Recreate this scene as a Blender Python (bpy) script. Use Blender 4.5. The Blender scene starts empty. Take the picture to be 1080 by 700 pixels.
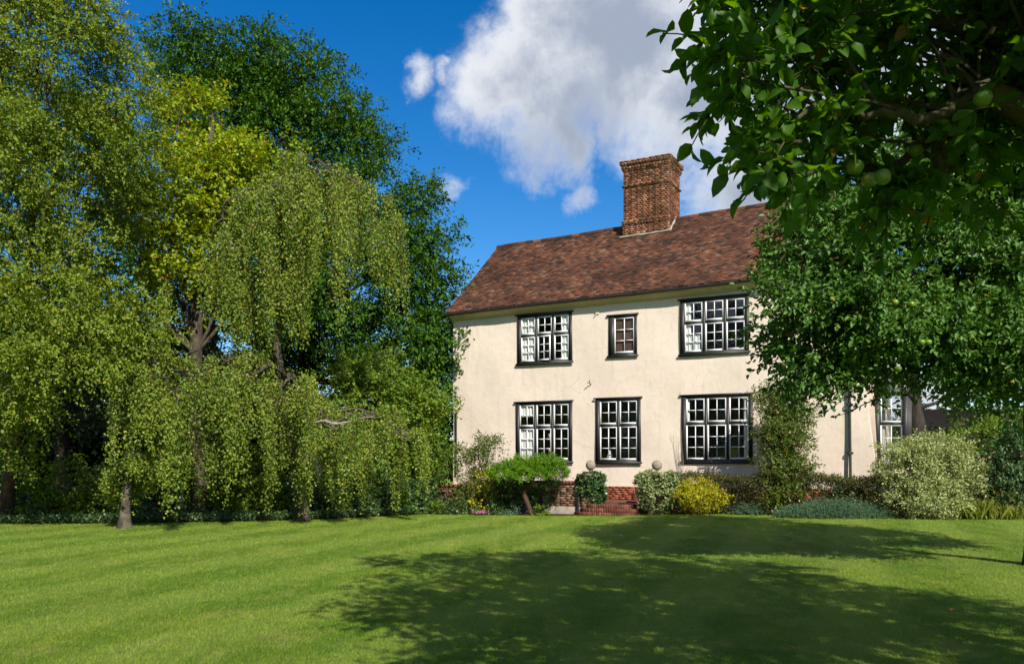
import bpy, math, random
import numpy as np
from mathutils import Vector
R = math.radians
rng = np.random.default_rng(7)
random.seed(7)
S = bpy.context.scene
C = S.collection

# ------------------------------------------------------------------ camera, sky, sun, exposure
F, CX, HY = 900.0, 540.0, 489.0          # focal length in photo pixels, centre column, horizon row
cam = bpy.data.objects.new('camera', bpy.data.cameras.new('camera'))
C.objects.link(cam); S.camera = cam
cam.location = (0, 0, 1.6); cam.rotation_euler = (R(90), 0, 0)
cam.data.sensor_width = 36; cam.data.lens = 36 * F / 1080
cam.data.shift_y = (HY - 350) / 1080
cam.data.clip_start = 0.1; cam.data.clip_end = 2000
S.cycles.transparent_max_bounces = 16
S.render.resolution_x = 1024; S.render.resolution_y = 663

SUN_EL, SUN_AZ = R(37), R(159)           # azimuth clockwise from +Y
sun_dir = Vector((math.sin(SUN_AZ)*math.cos(SUN_EL), math.cos(SUN_AZ)*math.cos(SUN_EL), math.sin(SUN_EL)))
sd = bpy.data.lights.new('sun', 'SUN'); sd.energy = 5.0; sd.angle = R(0.55); sd.color = (1.0, 0.93, 0.82)
so = bpy.data.objects.new('sun', sd); C.objects.link(so)
so.rotation_euler = sun_dir.to_track_quat('Z', 'Y').to_euler(); so.location = (10, -20, 20)
S.view_settings.view_transform = 'Standard'; S.view_settings.look = 'None'
S.view_settings.gamma = 1; S.view_settings.exposure = 0.62; S.view_settings.use_curve_mapping = False

def at(px, py, Y):                        # a photo pixel at a depth -> world point
    return np.array([(px-CX)/F*Y, Y, 1.6+(HY-py)/F*Y])

class NT:
    def __init__(s, tree): s.t = tree
    def n(s, kind, **kw):
        nd = s.t.nodes.new('ShaderNode'+kind)
        for k, v in kw.items(): setattr(nd, k, v)
        return nd
    def l(s, a, b): s.t.links.new(a, b)
    def math(s, op, a, b=None, c=None):
        m = s.n('Math', operation=op)
        for i, q in enumerate((a, b, c)):
            if q is None: continue
            if isinstance(q, (int, float)): m.inputs[i].default_value = q
            else: s.l(q, m.inputs[i])
        return m.outputs[0]
    def mix(s, f, a, b, bt='MIX'):
        m = s.n('Mix', data_type='RGBA', blend_type=bt)
        for i, q in ((0, f), (6, a), (7, b)):
            if isinstance(q, (int, float)): m.inputs[i].default_value = q
            elif isinstance(q, tuple): m.inputs[i].default_value = (*q, 1)
            else: s.l(q, m.inputs[i])
        return m.outputs[2]
    def rng(s, v, a, b, c=0.0, d=1.0, smooth=False):
        m = s.n('MapRange'); m.clamp = True
        if smooth: m.interpolation_type = 'SMOOTHSTEP'
        s.l(v, m.inputs[0])
        for i, q in enumerate((a, b, c, d)): m.inputs[i+1].default_value = q
        return m.outputs[0]
    def noise(s, vec, scale, detail=4, rough=0.5, dist=0.0):
        m = s.n('TexNoise'); m.inputs['Scale'].default_value = scale; m.inputs['Detail'].default_value = detail
        m.inputs['Roughness'].default_value = rough; m.inputs['Distortion'].default_value = dist
        if vec is not None: s.l(vec, m.inputs['Vector'])
        return m.outputs[0]

world = bpy.data.worlds.new('World'); S.world = world; world.use_nodes = True
w = NT(world.node_tree); w.t.nodes.clear()
sky = w.n('TexSky', sky_type='NISHITA'); sky.sun_disc = False
sky.sun_elevation = SUN_EL; sky.sun_rotation = SUN_AZ
sky.altitude = 300; sky.air_density = 1.0; sky.dust_density = 0.15; sky.ozone_density = 3.0
hs = w.n('HueSaturation'); hs.inputs['Saturation'].default_value = 1.42; hs.inputs['Hue'].default_value = .505; w.l(sky.outputs[0], hs.inputs['Color'])
tc = w.n('TexCoord'); dirv = tc.outputs['Generated']
nz = w.noise(dirv, 5.0, 9, 0.62, 0.35)
nfine = w.noise(dirv, 16.0, 8, 0.7, 0.2)
mask = None
wn = w.n('TexNoise'); wn.inputs['Scale'].default_value = 7; wn.inputs['Detail'].default_value = 7; wn.inputs['Roughness'].default_value = .6; w.l(dirv, wn.inputs['Vector'])
w1 = w.n('VectorMath', operation='SUBTRACT'); w.l(wn.outputs['Color'], w1.inputs[0]); w1.inputs[1].default_value = (.5, .5, .5)
w2 = w.n('VectorMath', operation='SCALE'); w.l(w1.outputs[0], w2.inputs[0]); w2.inputs['Scale'].default_value = .16
w3 = w.n('VectorMath', operation='ADD'); w.l(dirv, w3.inputs[0]); w.l(w2.outputs[0], w3.inputs[1]); dirw = w3.outputs[0]
# clouds as soft blobs round directions of the sky: px, py, radius px, strength
for (bx, by, br, bs) in ((650, 30, 150, 1.0), (735, 82, 118, 1.0), (555, 100, 105, .85), (815, 120, 120, 1.0), (600, 150, 62, .6), (505, 108, 55, .6),
                         (795, 212, 92, 1.0), (606, 196, 38, .7), (432, 66, 34, .55), (468, 74, 22, .45), (545, 172, 36, .5), (473, 203, 22, .33),
                         (930, 60, 160, .9), (955, 430, 90, .8), (700, -160, 200, .9), (1150, 250, 160, .8), (-250, 420, 160, .7)):
    d = Vector(((bx-CX)/F, 1, (HY-by)/F)).normalized()
    vd = w.n('VectorMath', operation='DISTANCE'); w.l(dirw, vd.inputs[0]); vd.inputs[1].default_value = d
    k = 1/(1+((bx-CX)/F)**2+((HY-by)/F)**2)
    m = w.rng(vd.outputs['Value'], 0, br/F*math.sqrt(k)*1.15, bs, 0)
    mask = m if mask is None else w.math('MAXIMUM', mask, m)
for (dx, dy, dz, rr) in ((0, -.1, 1, .55), (-.85, -.3, .4, .45), (-.45, -.8, .35, .4), (.9, -.2, .45, .45), (.7, -.7, .9, .35)):   # unseen clouds overhead and behind the camera, added as neutral fill for the shade
    vd = w.n('VectorMath', operation='DISTANCE'); w.l(dirw, vd.inputs[0]); vd.inputs[1].default_value = Vector((dx, dy, dz)).normalized()
    mask = w.math('MAXIMUM', mask, w.rng(vd.outputs['Value'], 0, rr*1.2, 1, 0))
dens = w.math('ADD', w.math('ADD', mask, w.math('MULTIPLY', w.math('SUBTRACT', nz, 0.5), 1.5)), w.math('MULTIPLY', w.math('SUBTRACT', nfine, 0.5), 0.6))
cov = w.rng(dens, 0.18, 0.68, 0, 0.98, True)
core = w.rng(w.math('ADD', w.math('MULTIPLY', dens, 0.45), w.math('MULTIPLY', w.noise(dirv, 4.2, 6, 0.55, 0.3), 0.9)), 0.60, 0.92, 0, 1, True)
ccol = w.mix(core, (6.3, 6.5, 6.8), (2.75, 3.15, 4.0))
allc = w.mix(cov, hs.outputs[0], ccol)
bg = w.n('Background'); bg.inputs['Strength'].default_value = 0.09; w.l(allc, bg.inputs['Color'])
wo = w.n('OutputWorld'); w.l(bg.outputs[0], wo.inputs['Surface'])

# ------------------------------------------------------------------ helpers
class MB:
    """collects verts and faces, builds ONE mesh object"""
    def __init__(s): s.v = []; s.f = []; s.n = 0
    def add(s, verts, faces, mi=0):
        verts = np.asarray(verts, dtype=np.float32).reshape(-1, 3); faces = np.asarray(faces, dtype=np.int32)
        s.v.append(verts); s.f.append((faces+s.n, mi)); s.n += len(verts)
    def box(s, x0, x1, y0, y1, z0, z1, mi=0, M=None):
        v = np.array([[x0,y0,z0],[x1,y0,z0],[x1,y1,z0],[x0,y1,z0],[x0,y0,z1],[x1,y0,z1],[x1,y1,z1],[x0,y1,z1]], float)
        if M is not None: v = M(v)
        s.add(v, [[0,3,2,1],[4,5,6,7],[0,1,5,4],[1,2,6,5],[2,3,7,6],[3,0,4,7]], mi)
    def boxes(s, lo, hi, mi=0, M=None):
        lo = np.asarray(lo, float); hi = np.asarray(hi, float); n = len(lo)
        k = np.array([[0,0,0],[1,0,0],[1,1,0],[0,1,0],[0,0,1],[1,0,1],[1,1,1],[0,1,1]])
        v = lo[:, None, :]*(1-k)[None]+hi[:, None, :]*k[None]
        if M is not None: v = M(v)
        f = np.array([[0,3,2,1],[4,5,6,7],[0,1,5,4],[1,2,6,5],[2,3,7,6],[3,0,4,7]])
        s.add(v.reshape(-1, 3), (f[None]+8*np.arange(n)[:, None, None]).reshape(-1, 4), mi)
    def tube(s, pts, rad, sides=6, mi=0, wob=0.0):
        pts = np.asarray(pts, float); n = len(pts); rad = np.broadcast_to(np.asarray(rad, float), (n,))
        t = np.gradient(pts, axis=0); t /= np.linalg.norm(t, axis=1)[:, None]+1e-9
        ref = np.array([0, 0, 1.]) if abs(t[:, 2]).mean() < .8 else np.array([1., 0, 0])
        a = np.cross(t, ref); a /= np.linalg.norm(a, axis=1)[:, None]+1e-9; b = np.cross(t, a)
        ang = np.arange(sides)*2*np.pi/sides
        rr = rad[:, None]*(1+wob*(rng.random((n, sides))-.5))
        v = pts[:, None]+rr[..., None]*(np.cos(ang)[None, :, None]*a[:, None]+np.sin(ang)[None, :, None]*b[:, None])
        i = np.arange(n-1)[:, None]*sides; j = np.arange(sides)[None]; j2 = (j+1) % sides
        f = np.stack([i+j, i+j2, i+sides+j2, i+sides+j], -1).reshape(-1, 4)
        s.add(v.reshape(-1, 3), f, mi)
    def lathe(s, c, prof, sides=20, mi=0):
        prof = np.asarray(prof, float); ang = np.arange(sides)*2*np.pi/sides
        v = np.stack([c[0]+prof[:, 0:1]*np.cos(ang), c[1]+prof[:, 0:1]*np.sin(ang), c[2]+np.repeat(prof[:, 1:2], sides, 1)], -1)
        n = len(prof); i = np.arange(n-1)[:, None]*sides; j = np.arange(sides)[None]; j2 = (j+1) % sides
        s.add(v.reshape(-1, 3), np.stack([i+j, i+j2, i+sides+j2, i+sides+j], -1).reshape(-1, 4), mi)
    def build(s, name, mats, parent=None, smooth=False):
        me = bpy.data.meshes.new(name)
        if s.v:
            V = np.concatenate(s.v); loops = np.concatenate([f.ravel() for f, _ in s.f])
            sizes = np.concatenate([np.full(len(f), f.shape[1]) for f, _ in s.f]); mis = np.concatenate([np.full(len(f), m) for f, m in s.f])
            me.vertices.add(len(V)); me.vertices.foreach_set('co', V.ravel())
            me.loops.add(len(loops)); me.loops.foreach_set('vertex_index', loops.astype(np.int32))
            st = np.concatenate([[0], np.cumsum(sizes)[:-1]]).astype(np.int32)
            me.polygons.add(len(sizes)); me.polygons.foreach_set('loop_start', st)
            me.polygons.foreach_set('material_index', mis.astype(np.int32))
            if smooth: me.polygons.foreach_set('use_smooth', np.ones(len(sizes), bool))
            me.update(calc_edges=True)
        for m in (mats if isinstance(mats, (list, tuple)) else [mats]): me.materials.append(m)
        o = bpy.data.objects.new(name, me); C.objects.link(o)
        if parent is not None: o.parent = parent
        return o

def tag(o, label=None, cat=None, group=None, kind=None):
    if label: o['label'] = label
    if cat: o['category'] = cat
    if group: o['group'] = group
    if kind: o['kind'] = kind
    return o
def thing(name, label, cat, loc=(0, 0, 0), rz=0, group=None):
    o = bpy.data.objects.new(name, None); C.objects.link(o); o.location = loc; o.rotation_euler = (0, 0, rz)
    o.empty_display_size = .2
    return tag(o, label, cat, group)
def nrm(v): return v/(np.linalg.norm(v, axis=-1, keepdims=True)+1e-9)
def rdir(n):
    return nrm(rng.normal(size=(n, 3)))

# ---- ground height
def sm(t): t = np.clip(t, 0, 1); return t*t*(3-2*t)
def gz(X, Y):
    return 0.15*sm((np.asarray(Y)-15)/8)*sm((np.asarray(X)-1.5)/5)+0.02*np.sin(np.asarray(X)*.35+1)*np.sin(np.asarray(Y)*.28)

# ------------------------------------------------------------------ materials
def mat(name):
    m = bpy.data.materials.new(name); m.use_nodes = True; t = NT(m.node_tree); t.t.nodes.clear()
    out = t.n('OutputMaterial'); return m, t, out
def pbsdf(t, col, rough=.6, spec=.4):
    p = t.n('BsdfPrincipled')
    if isinstance(col, tuple): p.inputs['Base Color'].default_value = (*col, 1)
    else: t.l(col, p.inputs['Base Color'])
    if isinstance(rough, (int, float)): p.inputs['Roughness'].default_value = rough
    else: t.l(rough, p.inputs['Roughness'])
    p.inputs['Specular IOR Level'].default_value = spec
    return p
def bump(t, p, h, strength=.3, dist=.02):
    b = t.n('Bump'); b.inputs['Strength'].default_value = strength; b.inputs['Distance'].default_value = dist
    t.l(h, b.inputs['Height']); t.l(b.outputs[0], p.inputs['Normal'])
def leaf_mat(name, c1, c2, trans=.35, rough=.5, spec=.3, rare=None, rare_at=.96, nscale=.6):
    m, t, out = mat(name)
    g = t.n('NewGeometry'); rp = g.outputs['Random Per Island']
    n = t.noise(g.outputs['Position'], nscale, 3)
    f = t.math('ADD', t.math('MULTIPLY', rp, .6), t.rng(n, .3, .7, 0, .4))
    col = t.mix(f, c1, c2)
    if rare: col = t.mix(t.math('GREATER_THAN', rp, rare_at), col, rare)
    vn = t.noise(g.outputs['Position'], 38, 5, .65); col = t.mix(t.rng(vn, .45, .75, 0, .45), col, tuple(.55*a+.45*b for a, b in zip(c1, (.10, .10, .02))))
    p = pbsdf(t, col, rough, spec); bump(t, p, vn, .25, .004)
    tr = t.n('BsdfTranslucent'); hsn = t.n('HueSaturation'); hsn.inputs['Hue'].default_value = .485
    hsn.inputs['Saturation'].default_value = 1.1; hsn.inputs['Value'].default_value = 1.5
    t.l(col, hsn.inputs['Color']); t.l(hsn.outputs[0], tr.inputs['Color'])
    mx = t.n('MixShader'); mx.inputs[0].default_value = trans; t.l(p.outputs[0], mx.inputs[1]); t.l(tr.outputs[0], mx.inputs[2])
    t.l(mx.outputs[0], out.inputs[0]); return m
def bark_mat(name, c1, c2, scale=6, zs=.25, patch=None):
    m, t, out = mat(name)
    g = t.n('NewGeometry'); mp = t.n('Mapping'); mp.inputs['Scale'].default_value = (1, 1, zs); t.l(g.outputs['Position'], mp.inputs[0])
    n = t.noise(mp.outputs[0], scale, 8, .7, .5)
    col = t.mix(t.rng(n, .35, .65), c1, c2)
    if patch:
        n2 = t.noise(g.outputs['Position'], 3.2, 5, .6, .8); col = t.mix(t.rng(n2, .5, .56), col, patch)
    p = pbsdf(t, col, .9, .2); bump(t, p, n, .8, .03); t.l(p.outputs[0], out.inputs[0]); return m
def plain(name, c, rough=.5, spec=.4, nscale=12, amt=.25, bst=.15, c2=None):
    m, t, out = mat(name); g = t.n('TexCoord'); n = t.noise(g.outputs['Object'], nscale, 6, .6)
    c2 = c2 or tuple(q*(1-amt) for q in c)
    p = pbsdf(t, t.mix(t.rng(n, .35, .7), c, c2), rough, spec); bump(t, p, n, bst, .01); t.l(p.outputs[0], out.inputs[0]); return m
def island_ramp(name, stops, rough=.85, noise_dark=None, nscale=1.2, lichen=None):
    m, t, out = mat(name); g = t.n('NewGeometry')
    cr = t.n('ValToRGB'); e = cr.color_ramp.elements
    while len(e) > 1: e.remove(e[-1])
    e[0].position = stops[0][0]; e[0].color = (*stops[0][1], 1)
    for p_, c_ in stops[1:]: q = e.new(p_); q.color = (*c_, 1)
    t.l(g.outputs['Random Per Island'], cr.inputs[0]); col = cr.outputs[0]
    tco = t.n('TexCoord').outputs['Object']
    if noise_dark: col = t.mix(t.rng(t.noise(tco, nscale, 5, .6), .42, .64), col, noise_dark, 'MULTIPLY')
    if lichen: col = t.mix(t.rng(t.noise(tco, 7, 8, .75), .62, .74, 0, .6), col, lichen)
    fine = t.noise(tco, 60, 4, .6); col = t.mix(t.rng(fine, .3, .7, 0, .35), col, (.03, .02, .02))
    p = pbsdf(t, col, rough, .25); bump(t, p, fine, .4, .006); t.l(p.outputs[0], out.inputs[0]); return m

M = {}
# grass colour shared by soil sheet and blades
def grass_mat(name, blades):
    m, t, out = mat(name); g = t.n('NewGeometry'); pos = g.outputs['Position']
    n1 = t.noise(pos, .42, 5, .6); n2 = t.noise(pos, 1.7, 5, .65); n3 = t.noise(pos, 14, 4, .7)
    # mown stripes: sheen of the grass lay put into the colour, running away right
    mp = t.n('Mapping'); mp.inputs['Rotation'].default_value = (0, 0, R(21)); t.l(pos, mp.inputs[0])
    sx = t.n('SeparateXYZ'); t.l(mp.outputs[0], sx.inputs[0])
    wob = t.math('MULTIPLY', t.noise(pos, .5, 2), .5)
    st = t.math('SINE', t.math('MULTIPLY', t.math('ADD', sx.outputs[0], wob), 2*math.pi/1.9))
    mp2 = t.n('Mapping'); mp2.inputs['Rotation'].default_value = (0, 0, R(21)); mp2.inputs['Scale'].default_value = (2.6, .16, 1); t.l(pos, mp2.inputs[0])
    n4 = t.noise(mp2.outputs[0], 1.0, 4, .6)
    c = t.mix(t.rng(n1, .40, .60), (.090, .190, .006), (.200, .278, .020))
    c = t.mix(t.rng(n2, .5, .68, 0, .7), c, (.34, .345, .10))
    c = t.mix(t.rng(n4, .42, .58, 0, .7), c, (.085, .185, .005))
    c = t.mix(t.rng(st, -.35, .35, 0, .5), c, (.26, .355, .052))
    c = t.mix(t.rng(t.noise(pos, 5.5, 5, .7), .52, .70, 0, .45), c, (.30, .33, .09)); c = t.mix(t.rng(t.noise(pos, 3.1, 5, .7, .4), .54, .70, 0, .5), c, (.070, .150, .006))
    if blades:
        c = t.mix(t.math('MULTIPLY', g.outputs['Random Per Island'], .55), c, (.29, .39, .065))
        p = pbsdf(t, c, .6, .10); tr = t.n('BsdfTranslucent'); t.l(c, tr.inputs['Color'])
        mx = t.n('MixShader'); mx.inputs[0].default_value = .4; t.l(p.outputs[0], mx.inputs[1]); t.l(tr.outputs[0], mx.inputs[2]); t.l(mx.outputs[0], out.inputs[0])
    else:
        c = t.mix(t.rng(n3, .3, .7, 0, .5), c, (.09, .14, .015))
        p = pbsdf(t, c, .8, .2); bump(t, p, t.noise(pos, 45, 5, .8), 1.0, .05); t.l(p.outputs[0], out.inputs[0])
    return m
M['lawn'] = grass_mat('lawn_turf', False); M['blade'] = grass_mat('grass_blades', True)
M['soil'] = plain('soil', (.06, .04, .025), .95, .1, 5, .6, .6)

# stucco: cream limewash with faint cracks and stains
def stucco():
    m, t, out = mat('cream_render'); tcn = t.n('TexCoord'); v = tcn.outputs['Object']
    n1 = t.noise(v, .8, 5, .6); n2 = t.noise(v, 3.5, 6, .65); n3 = t.noise(v, 60, 4, .6)
    c = t.mix(t.rng(n1, .35, .7), (.665, .570, .478), (.60, .512, .425))
    c = t.mix(t.rng(n2, .5, .75, 0, .55), c, (.54, .455, .375))
    mp = t.n('Mapping'); mp.inputs['Scale'].default_value = (2.2, 2.2, .25); t.l(v, mp.inputs[0])
    c = t.mix(t.rng(t.noise(mp.outputs[0], 2.0, 6, .7), .52, .75, 0, .45), c, (.44, .37, .30))
    vr = t.n('TexVoronoi', feature='DISTANCE_TO_EDGE'); vr.inputs['Scale'].default_value = .55
    wv = t.n('VectorMath', operation='ADD'); nv = t.n('TexNoise'); nv.inputs['Scale'].default_value = 1.3; nv.inputs['Detail'].default_value = 6; t.l(v, nv.inputs[0])
    t.l(v, wv.inputs[0]); t.l(nv.outputs['Color'], wv.inputs[1]); t.l(wv.outputs[0], vr.inputs['Vector'])
    crack = t.math('MULTIPLY', t.rng(vr.outputs[0], 0, .012, 1, 0), t.rng(t.noise(v, .9, 2), .46, .56, 0, .32))
    c = t.mix(crack, c, (.33, .27, .22))
    p = pbsdf(t, c, .92, .15)
    h = t.math('ADD', t.math('MULTIPLY', n2, 1.0), t.math('MULTIPLY', n3, .12)); bump(t, p, h, .45, .03)
    t.l(p.outputs[0], out.inputs[0]); return m
M['stucco'] = stucco()
M['cream'] = plain('cream_paint', (.55, .46, .27), .6, .3, 5, .2, .1)
M['black'] = plain('black_timber', (.028, .026, .026), .5, .4, 14, .4, .3)
M['white'] = plain('white_paint', (.70, .71, .72), .4, .4, 20, .12, .1)
M['gutter'] = plain('black_gutter', (.02, .02, .022), .35, .5, 10, .3)
M['pipe'] = plain('grey_green_pipe', (.030, .038, .034), .7, .25, 10, .3)
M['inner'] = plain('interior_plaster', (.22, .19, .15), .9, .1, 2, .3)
M['curtain'] = plain('net_curtain', (.75, .74, .72), .9, .1, 20, .15)
M['dark_wood'] = plain('brown_blind', (.11, .058, .042), .7, .2, 8, .3)
M['stone'] = plain('weathered_stone', (.30, .25, .20), .95, .1, 9, .5, .8)
M['render_base'] = plain('pale_cement', (.24, .21, .17), .95, .1, 5, .45, .8)
M['lead'] = plain('lime_mortar', (.34, .30, .24), .9, .2, 12, .35, .8)
M['chim_mortar'] = plain('pale_lime_joint', (.36, .29, .20), .95, .1, 12, .45, .6)
M['mortar'] = plain('brick_mortar', (.30, .25, .19), .95, .1, 12, .4, .6)
M['tile'] = island_ramp('clay_roof_tiles', [(0, (.026, .016, .010)), (.2, (.058, .028, .016)), (.45, (.098, .038, .019)), (.7, (.130, .046, .020)), (.88, (.165, .062, .028)), (.95, (.18, .11, .072)), (1, (.065, .055, .042))],
                        .85, (.45, .42, .40), .9, (.10, .085, .055))
M['brick'] = island_ramp('chimney_bricks', [(0, (.10, .045, .025)), (.2, (.17, .075, .042)), (.5, (.27, .108, .058)), (.8, (.36, .15, .08)), (.95, (.40, .24, .15)), (1, (.15, .11, .07))], .9, (.50, .44, .36), 1.1, (.22, .19, .12))
M['stepbrick'] = island_ramp('step_bricks', [(0, (.09, .035, .022)), (.5, (.16, .055, .035)), (1, (.24, .10, .06))], .95, (.55, .5, .45), 3)
M['redbrick'] = island_ramp('plinth_red_bricks', [(0, (.20, .05, .028)), (.4, (.33, .085, .045)), (.8, (.42, .13, .07)), (1, (.26, .09, .06))], .9, (.7, .65, .6), 2)
M['oldbrick'] = island_ramp('garden_wall_bricks', [(0, (.12, .06, .04)), (.3, (.22, .11, .07)), (.7, (.30, .17, .11)), (1, (.36, .27, .20))], .95, (.6, .6, .55), 1.5, (.32, .30, .24))
def glass():
    m, t, out = mat('old_window_glass')
    fr = t.n('Fresnel'); gb_ = t.n('NewGeometry'); t.l(t.rng(gb_.outputs['Backfacing'], 0, 1, 1.5, 1/1.5), fr.inputs[0])   # same reflectance seen from inside
    gl = t.n('BsdfGlossy'); gl.inputs['Roughness'].default_value = .03; gl.inputs['Color'].default_value = (.95, .97, 1, 1)
    tr = t.n('BsdfTransparent'); tr.inputs[0].default_value = (.90, .93, .92, 1)
    mx = t.n('MixShader'); t.l(t.math('ADD', t.math('MULTIPLY', fr.outputs[0], 1.1), .02), mx.inputs[0]); t.l(tr.outputs[0], mx.inputs[1]); t.l(gl.outputs[0], mx.inputs[2])
    g = t.n('NewGeometry'); n = t.noise(g.outputs['Position'], 7, 2); b = t.n('Bump'); b.inputs['Strength'].default_value = .12; b.inputs['Distance'].default_value = .02
    t.l(n, b.inputs['Height']); t.l(b.outputs[0], gl.inputs['Normal']); t.l(mx.outputs[0], out.inputs[0]); return m
M['glass'] = glass()

# ------------------------------------------------------------------ ground
def ground():
    b = MB()
    xs = np.concatenate([[-400, -200, -100, -60], np.linspace(-40, 40, 100), [60, 100, 200, 400]])
    ys = np.concatenate([[-200, -80, -30, -10], np.linspace(-4, 50, 80), [70, 110, 200, 400, 900]])
    X, Y = np.meshgrid(xs, ys); Z = gz(X, Y)
    n = len(xs); i = np.arange(len(ys)-1)[:, None]*n; j = np.arange(n-1)[None]
    b.add(np.stack([X, Y, Z], -1).reshape(-1, 3), np.stack([i+j, i+j+1, i+n+j+1, i+n+j], -1).reshape(-1, 4))
    tag(b.build('lawn', M['lawn'], smooth=True), kind='structure')
ground()

TH = R(27.6); dX = np.array([math.cos(TH), -math.sin(TH), 0]); bY = np.array([math.sin(TH), math.cos(TH), 0]); P0 = np.array([-2.15, 31.2, 0])
def hw(x, y, z=0): return P0+dX*x+bY*y+np.array([0, 0, z])        # house-local -> world

def soil_bed(pts_front, pts_back, name):
    b = MB(); n = 24
    f = np.array([np.interp(np.linspace(0, 1, n), np.linspace(0, 1, len(pts_front)), [p[k] for p in pts_front]) for k in (0, 1)]).T
    g = np.array([np.interp(np.linspace(0, 1, n), np.linspace(0, 1, len(pts_back)), [p[k] for p in pts_back]) for k in (0, 1)]).T
    rows = np.stack([f*(1-s)+g*s for s in np.linspace(0, 1, 8)])
    Z = gz(rows[..., 0], rows[..., 1])+.012
    V = np.concatenate([rows, Z[..., None]], -1).reshape(-1, 3)
    i = np.arange(7)[:, None]*n; j = np.arange(n-1)[None]
    b.add(V, np.stack([i+j, i+j+1, i+n+j+1, i+n+j], -1).reshape(-1, 4))
    tag(b.build(name, M['soil'], smooth=True), kind='structure')
soil_bed([(-3.2, 27.2), (1, 26.2), (4, 25.6), (7, 24.3), (10, 23.6), (16, 23.2), (26, 23)], [(-3.4, 33), (1, 29), (6, 28), (11, 27), (14, 28), (20, 34), (30, 36)], 'flower_bed')
soil_bed([(-24, 21.5), (-16, 22.5), (-10, 23.2), (-6, 24.6), (-3.2, 27)], [(-50, 60), (-35, 60), (-22, 60), (-12, 60), (-3.3, 60)], 'woodland_floor')

# ------------------------------------------------------------------ house
house = thing('house', 'two storey cream rendered country house with red clay tile roof', 'house', tuple(P0), -TH)
HWD, HDP = 14.0, 7.14
def rise(x): return 0.016*x
EZ = 7.02
wins = [  # x0,x1,z0,z1,lights,kind
    (2.66, 4.74, 5.07, 6.78, 3, 'upper'), (6.07, 7.05, 5.15, 6.5, 1, 'small'), (8.50, 10.66, 5.05, 6.81, 3, 'upper'),
    (2.60, 4.74, 1.66, 3.74, 3, 'lower'), (5.61, 7.18, 1.64, 3.77, 2, 'lower'), (8.55, 10.77, 1.65, 3.76, 3, 'lower')]
def wall_front():
    xs = set(np.round(np.arange(0, 14.01, .35), 3)); zs = set(np.round(np.arange(.86, 6.94, .3), 3)); zs.add(6.94)
    holes = [(a+.05, b-.05, c+.05, d-.05) for a, b, c, d, _, _ in wins]
    for a, b, c, d in holes: xs |= {a, b}; zs |= {c, d}
    xs = np.array(sorted(xs)); zs = np.array(sorted(zs))
    def keep(arr, fix):
        out = [arr[0]]
        for v in arr[1:]:
            if v-out[-1] < .07 and v not in fix and out[-1] in fix: continue
            if v-out[-1] < .07 and v in fix and out[-1] not in fix: out[-1] = v; continue
            out.append(v)
        return np.array(out)
    xs = keep(xs, {q for h in holes for q in h[:2]} | {14.0}); zs = keep(zs, {q for h in holes for q in h[2:]} | {6.94})
    b = MB()
    X, Z = np.meshgrid(xs, zs)
    def warp(X, Z):
        yy = .014*np.sin(X*1.1+.7*Z)+.012*np.sin(Z*1.9-X*.6+2)+.008*np.sin(X*3.1+Z*2.3)
        fl = np.clip((3.9-Z)/2.9, 0, 1)**1.3*.34*sm((X-13.3)/.7)
        return X+fl, yy
    Xf, Yf = warp(X, Z)
    nx = len(xs); nz = len(zs); T = .28
    front = np.stack([Xf, Yf-.0, Z], -1).reshape(-1, 3); back = np.stack([Xf-.0, np.full_like(Yf, T), Z], -1).reshape(-1, 3)
    N = nx*nz; F4 = []
    def solid(i, j):
        if i < 0 or j < 0 or i >= nz-1 or j >= nx-1: return False
        cx_, cz_ = (xs[j]+xs[j+1])/2, (zs[i]+zs[i+1])/2
        return not any(h[0] < cx_ < h[1] and h[2] < cz_ < h[3] for h in holes)
    for i in range(nz-1):
        for j in range(nx-1):
            if not solid(i, j): continue
            a, b_, c, d = i*nx+j, i*nx+j+1, (i+1)*nx+j+1, (i+1)*nx+j
            F4.append((a, b_, c, d)); F4.append((N+a, N+d, N+c, N+b_))
            if not solid(i, j-1): F4.append((a, d, N+d, N+a))
            if not solid(i, j+1): F4.append((b_, N+b_, N+c, c))
            if not solid(i-1, j): F4.append((a, N+a, N+b_, b_))
            if not solid(i+1, j): F4.append((d, c, N+c, N+d))
    b.add(np.concatenate([front, back]), F4)
    return b.build('front_wall', M['stucco'], house, smooth=False)
fw = wall_front()
mdl = fw.modifiers.new('smooth_by_angle', 'EDGE_SPLIT'); mdl.split_angle = R(35)
fw.data.polygons.foreach_set('use_smooth', np.ones(len(fw.data.polygons), bool))
def gable(name, x0, x1, flare=False):
    b = MB(); r = rise(x0)
    y0, y1, ym = .285, HDP, HDP/2
    pr = [(y0, 0), (y1, 0), (y1, 6.9+r), (ym, 10.15+r), (y0, 7.1+r)]
    v = [(x0, y, z) for y, z in pr]+[(x1, y, z) for y, z in pr]
    if flare: v[5] = (x1+.34, y0, 0); v[6] = (x1+.34, y1, 0)
    n = 5
    b.add(v, [[0, 4, 9, 5], [4, 3, 8, 9], [3, 2, 7, 8], [2, 1, 6, 7], [1, 0, 5, 6]])
    b.add(v, [[0, 1, 2, 3, 4]]); b.add(v, [[5, 9, 8, 7, 6]])
    b.build(name, M['stucco'], house)
gable('gable_wall', 0, .28); gable('gable_wall', 13.72, 14.0, True)
b = MB(); b.box(.285, 13.715, HDP-.28, HDP-.003, 0, 6.9); b.build('rear_wall', M['stucco'], house)
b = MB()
b.box(.3, 13.7, .29, HDP-.3, .80, .85); b.box(.3, 13.7, .29, HDP-.3, 4.28, 4.5); b.box(.3, 13.7, .29, HDP-.3, 6.84, 6.9)
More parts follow.
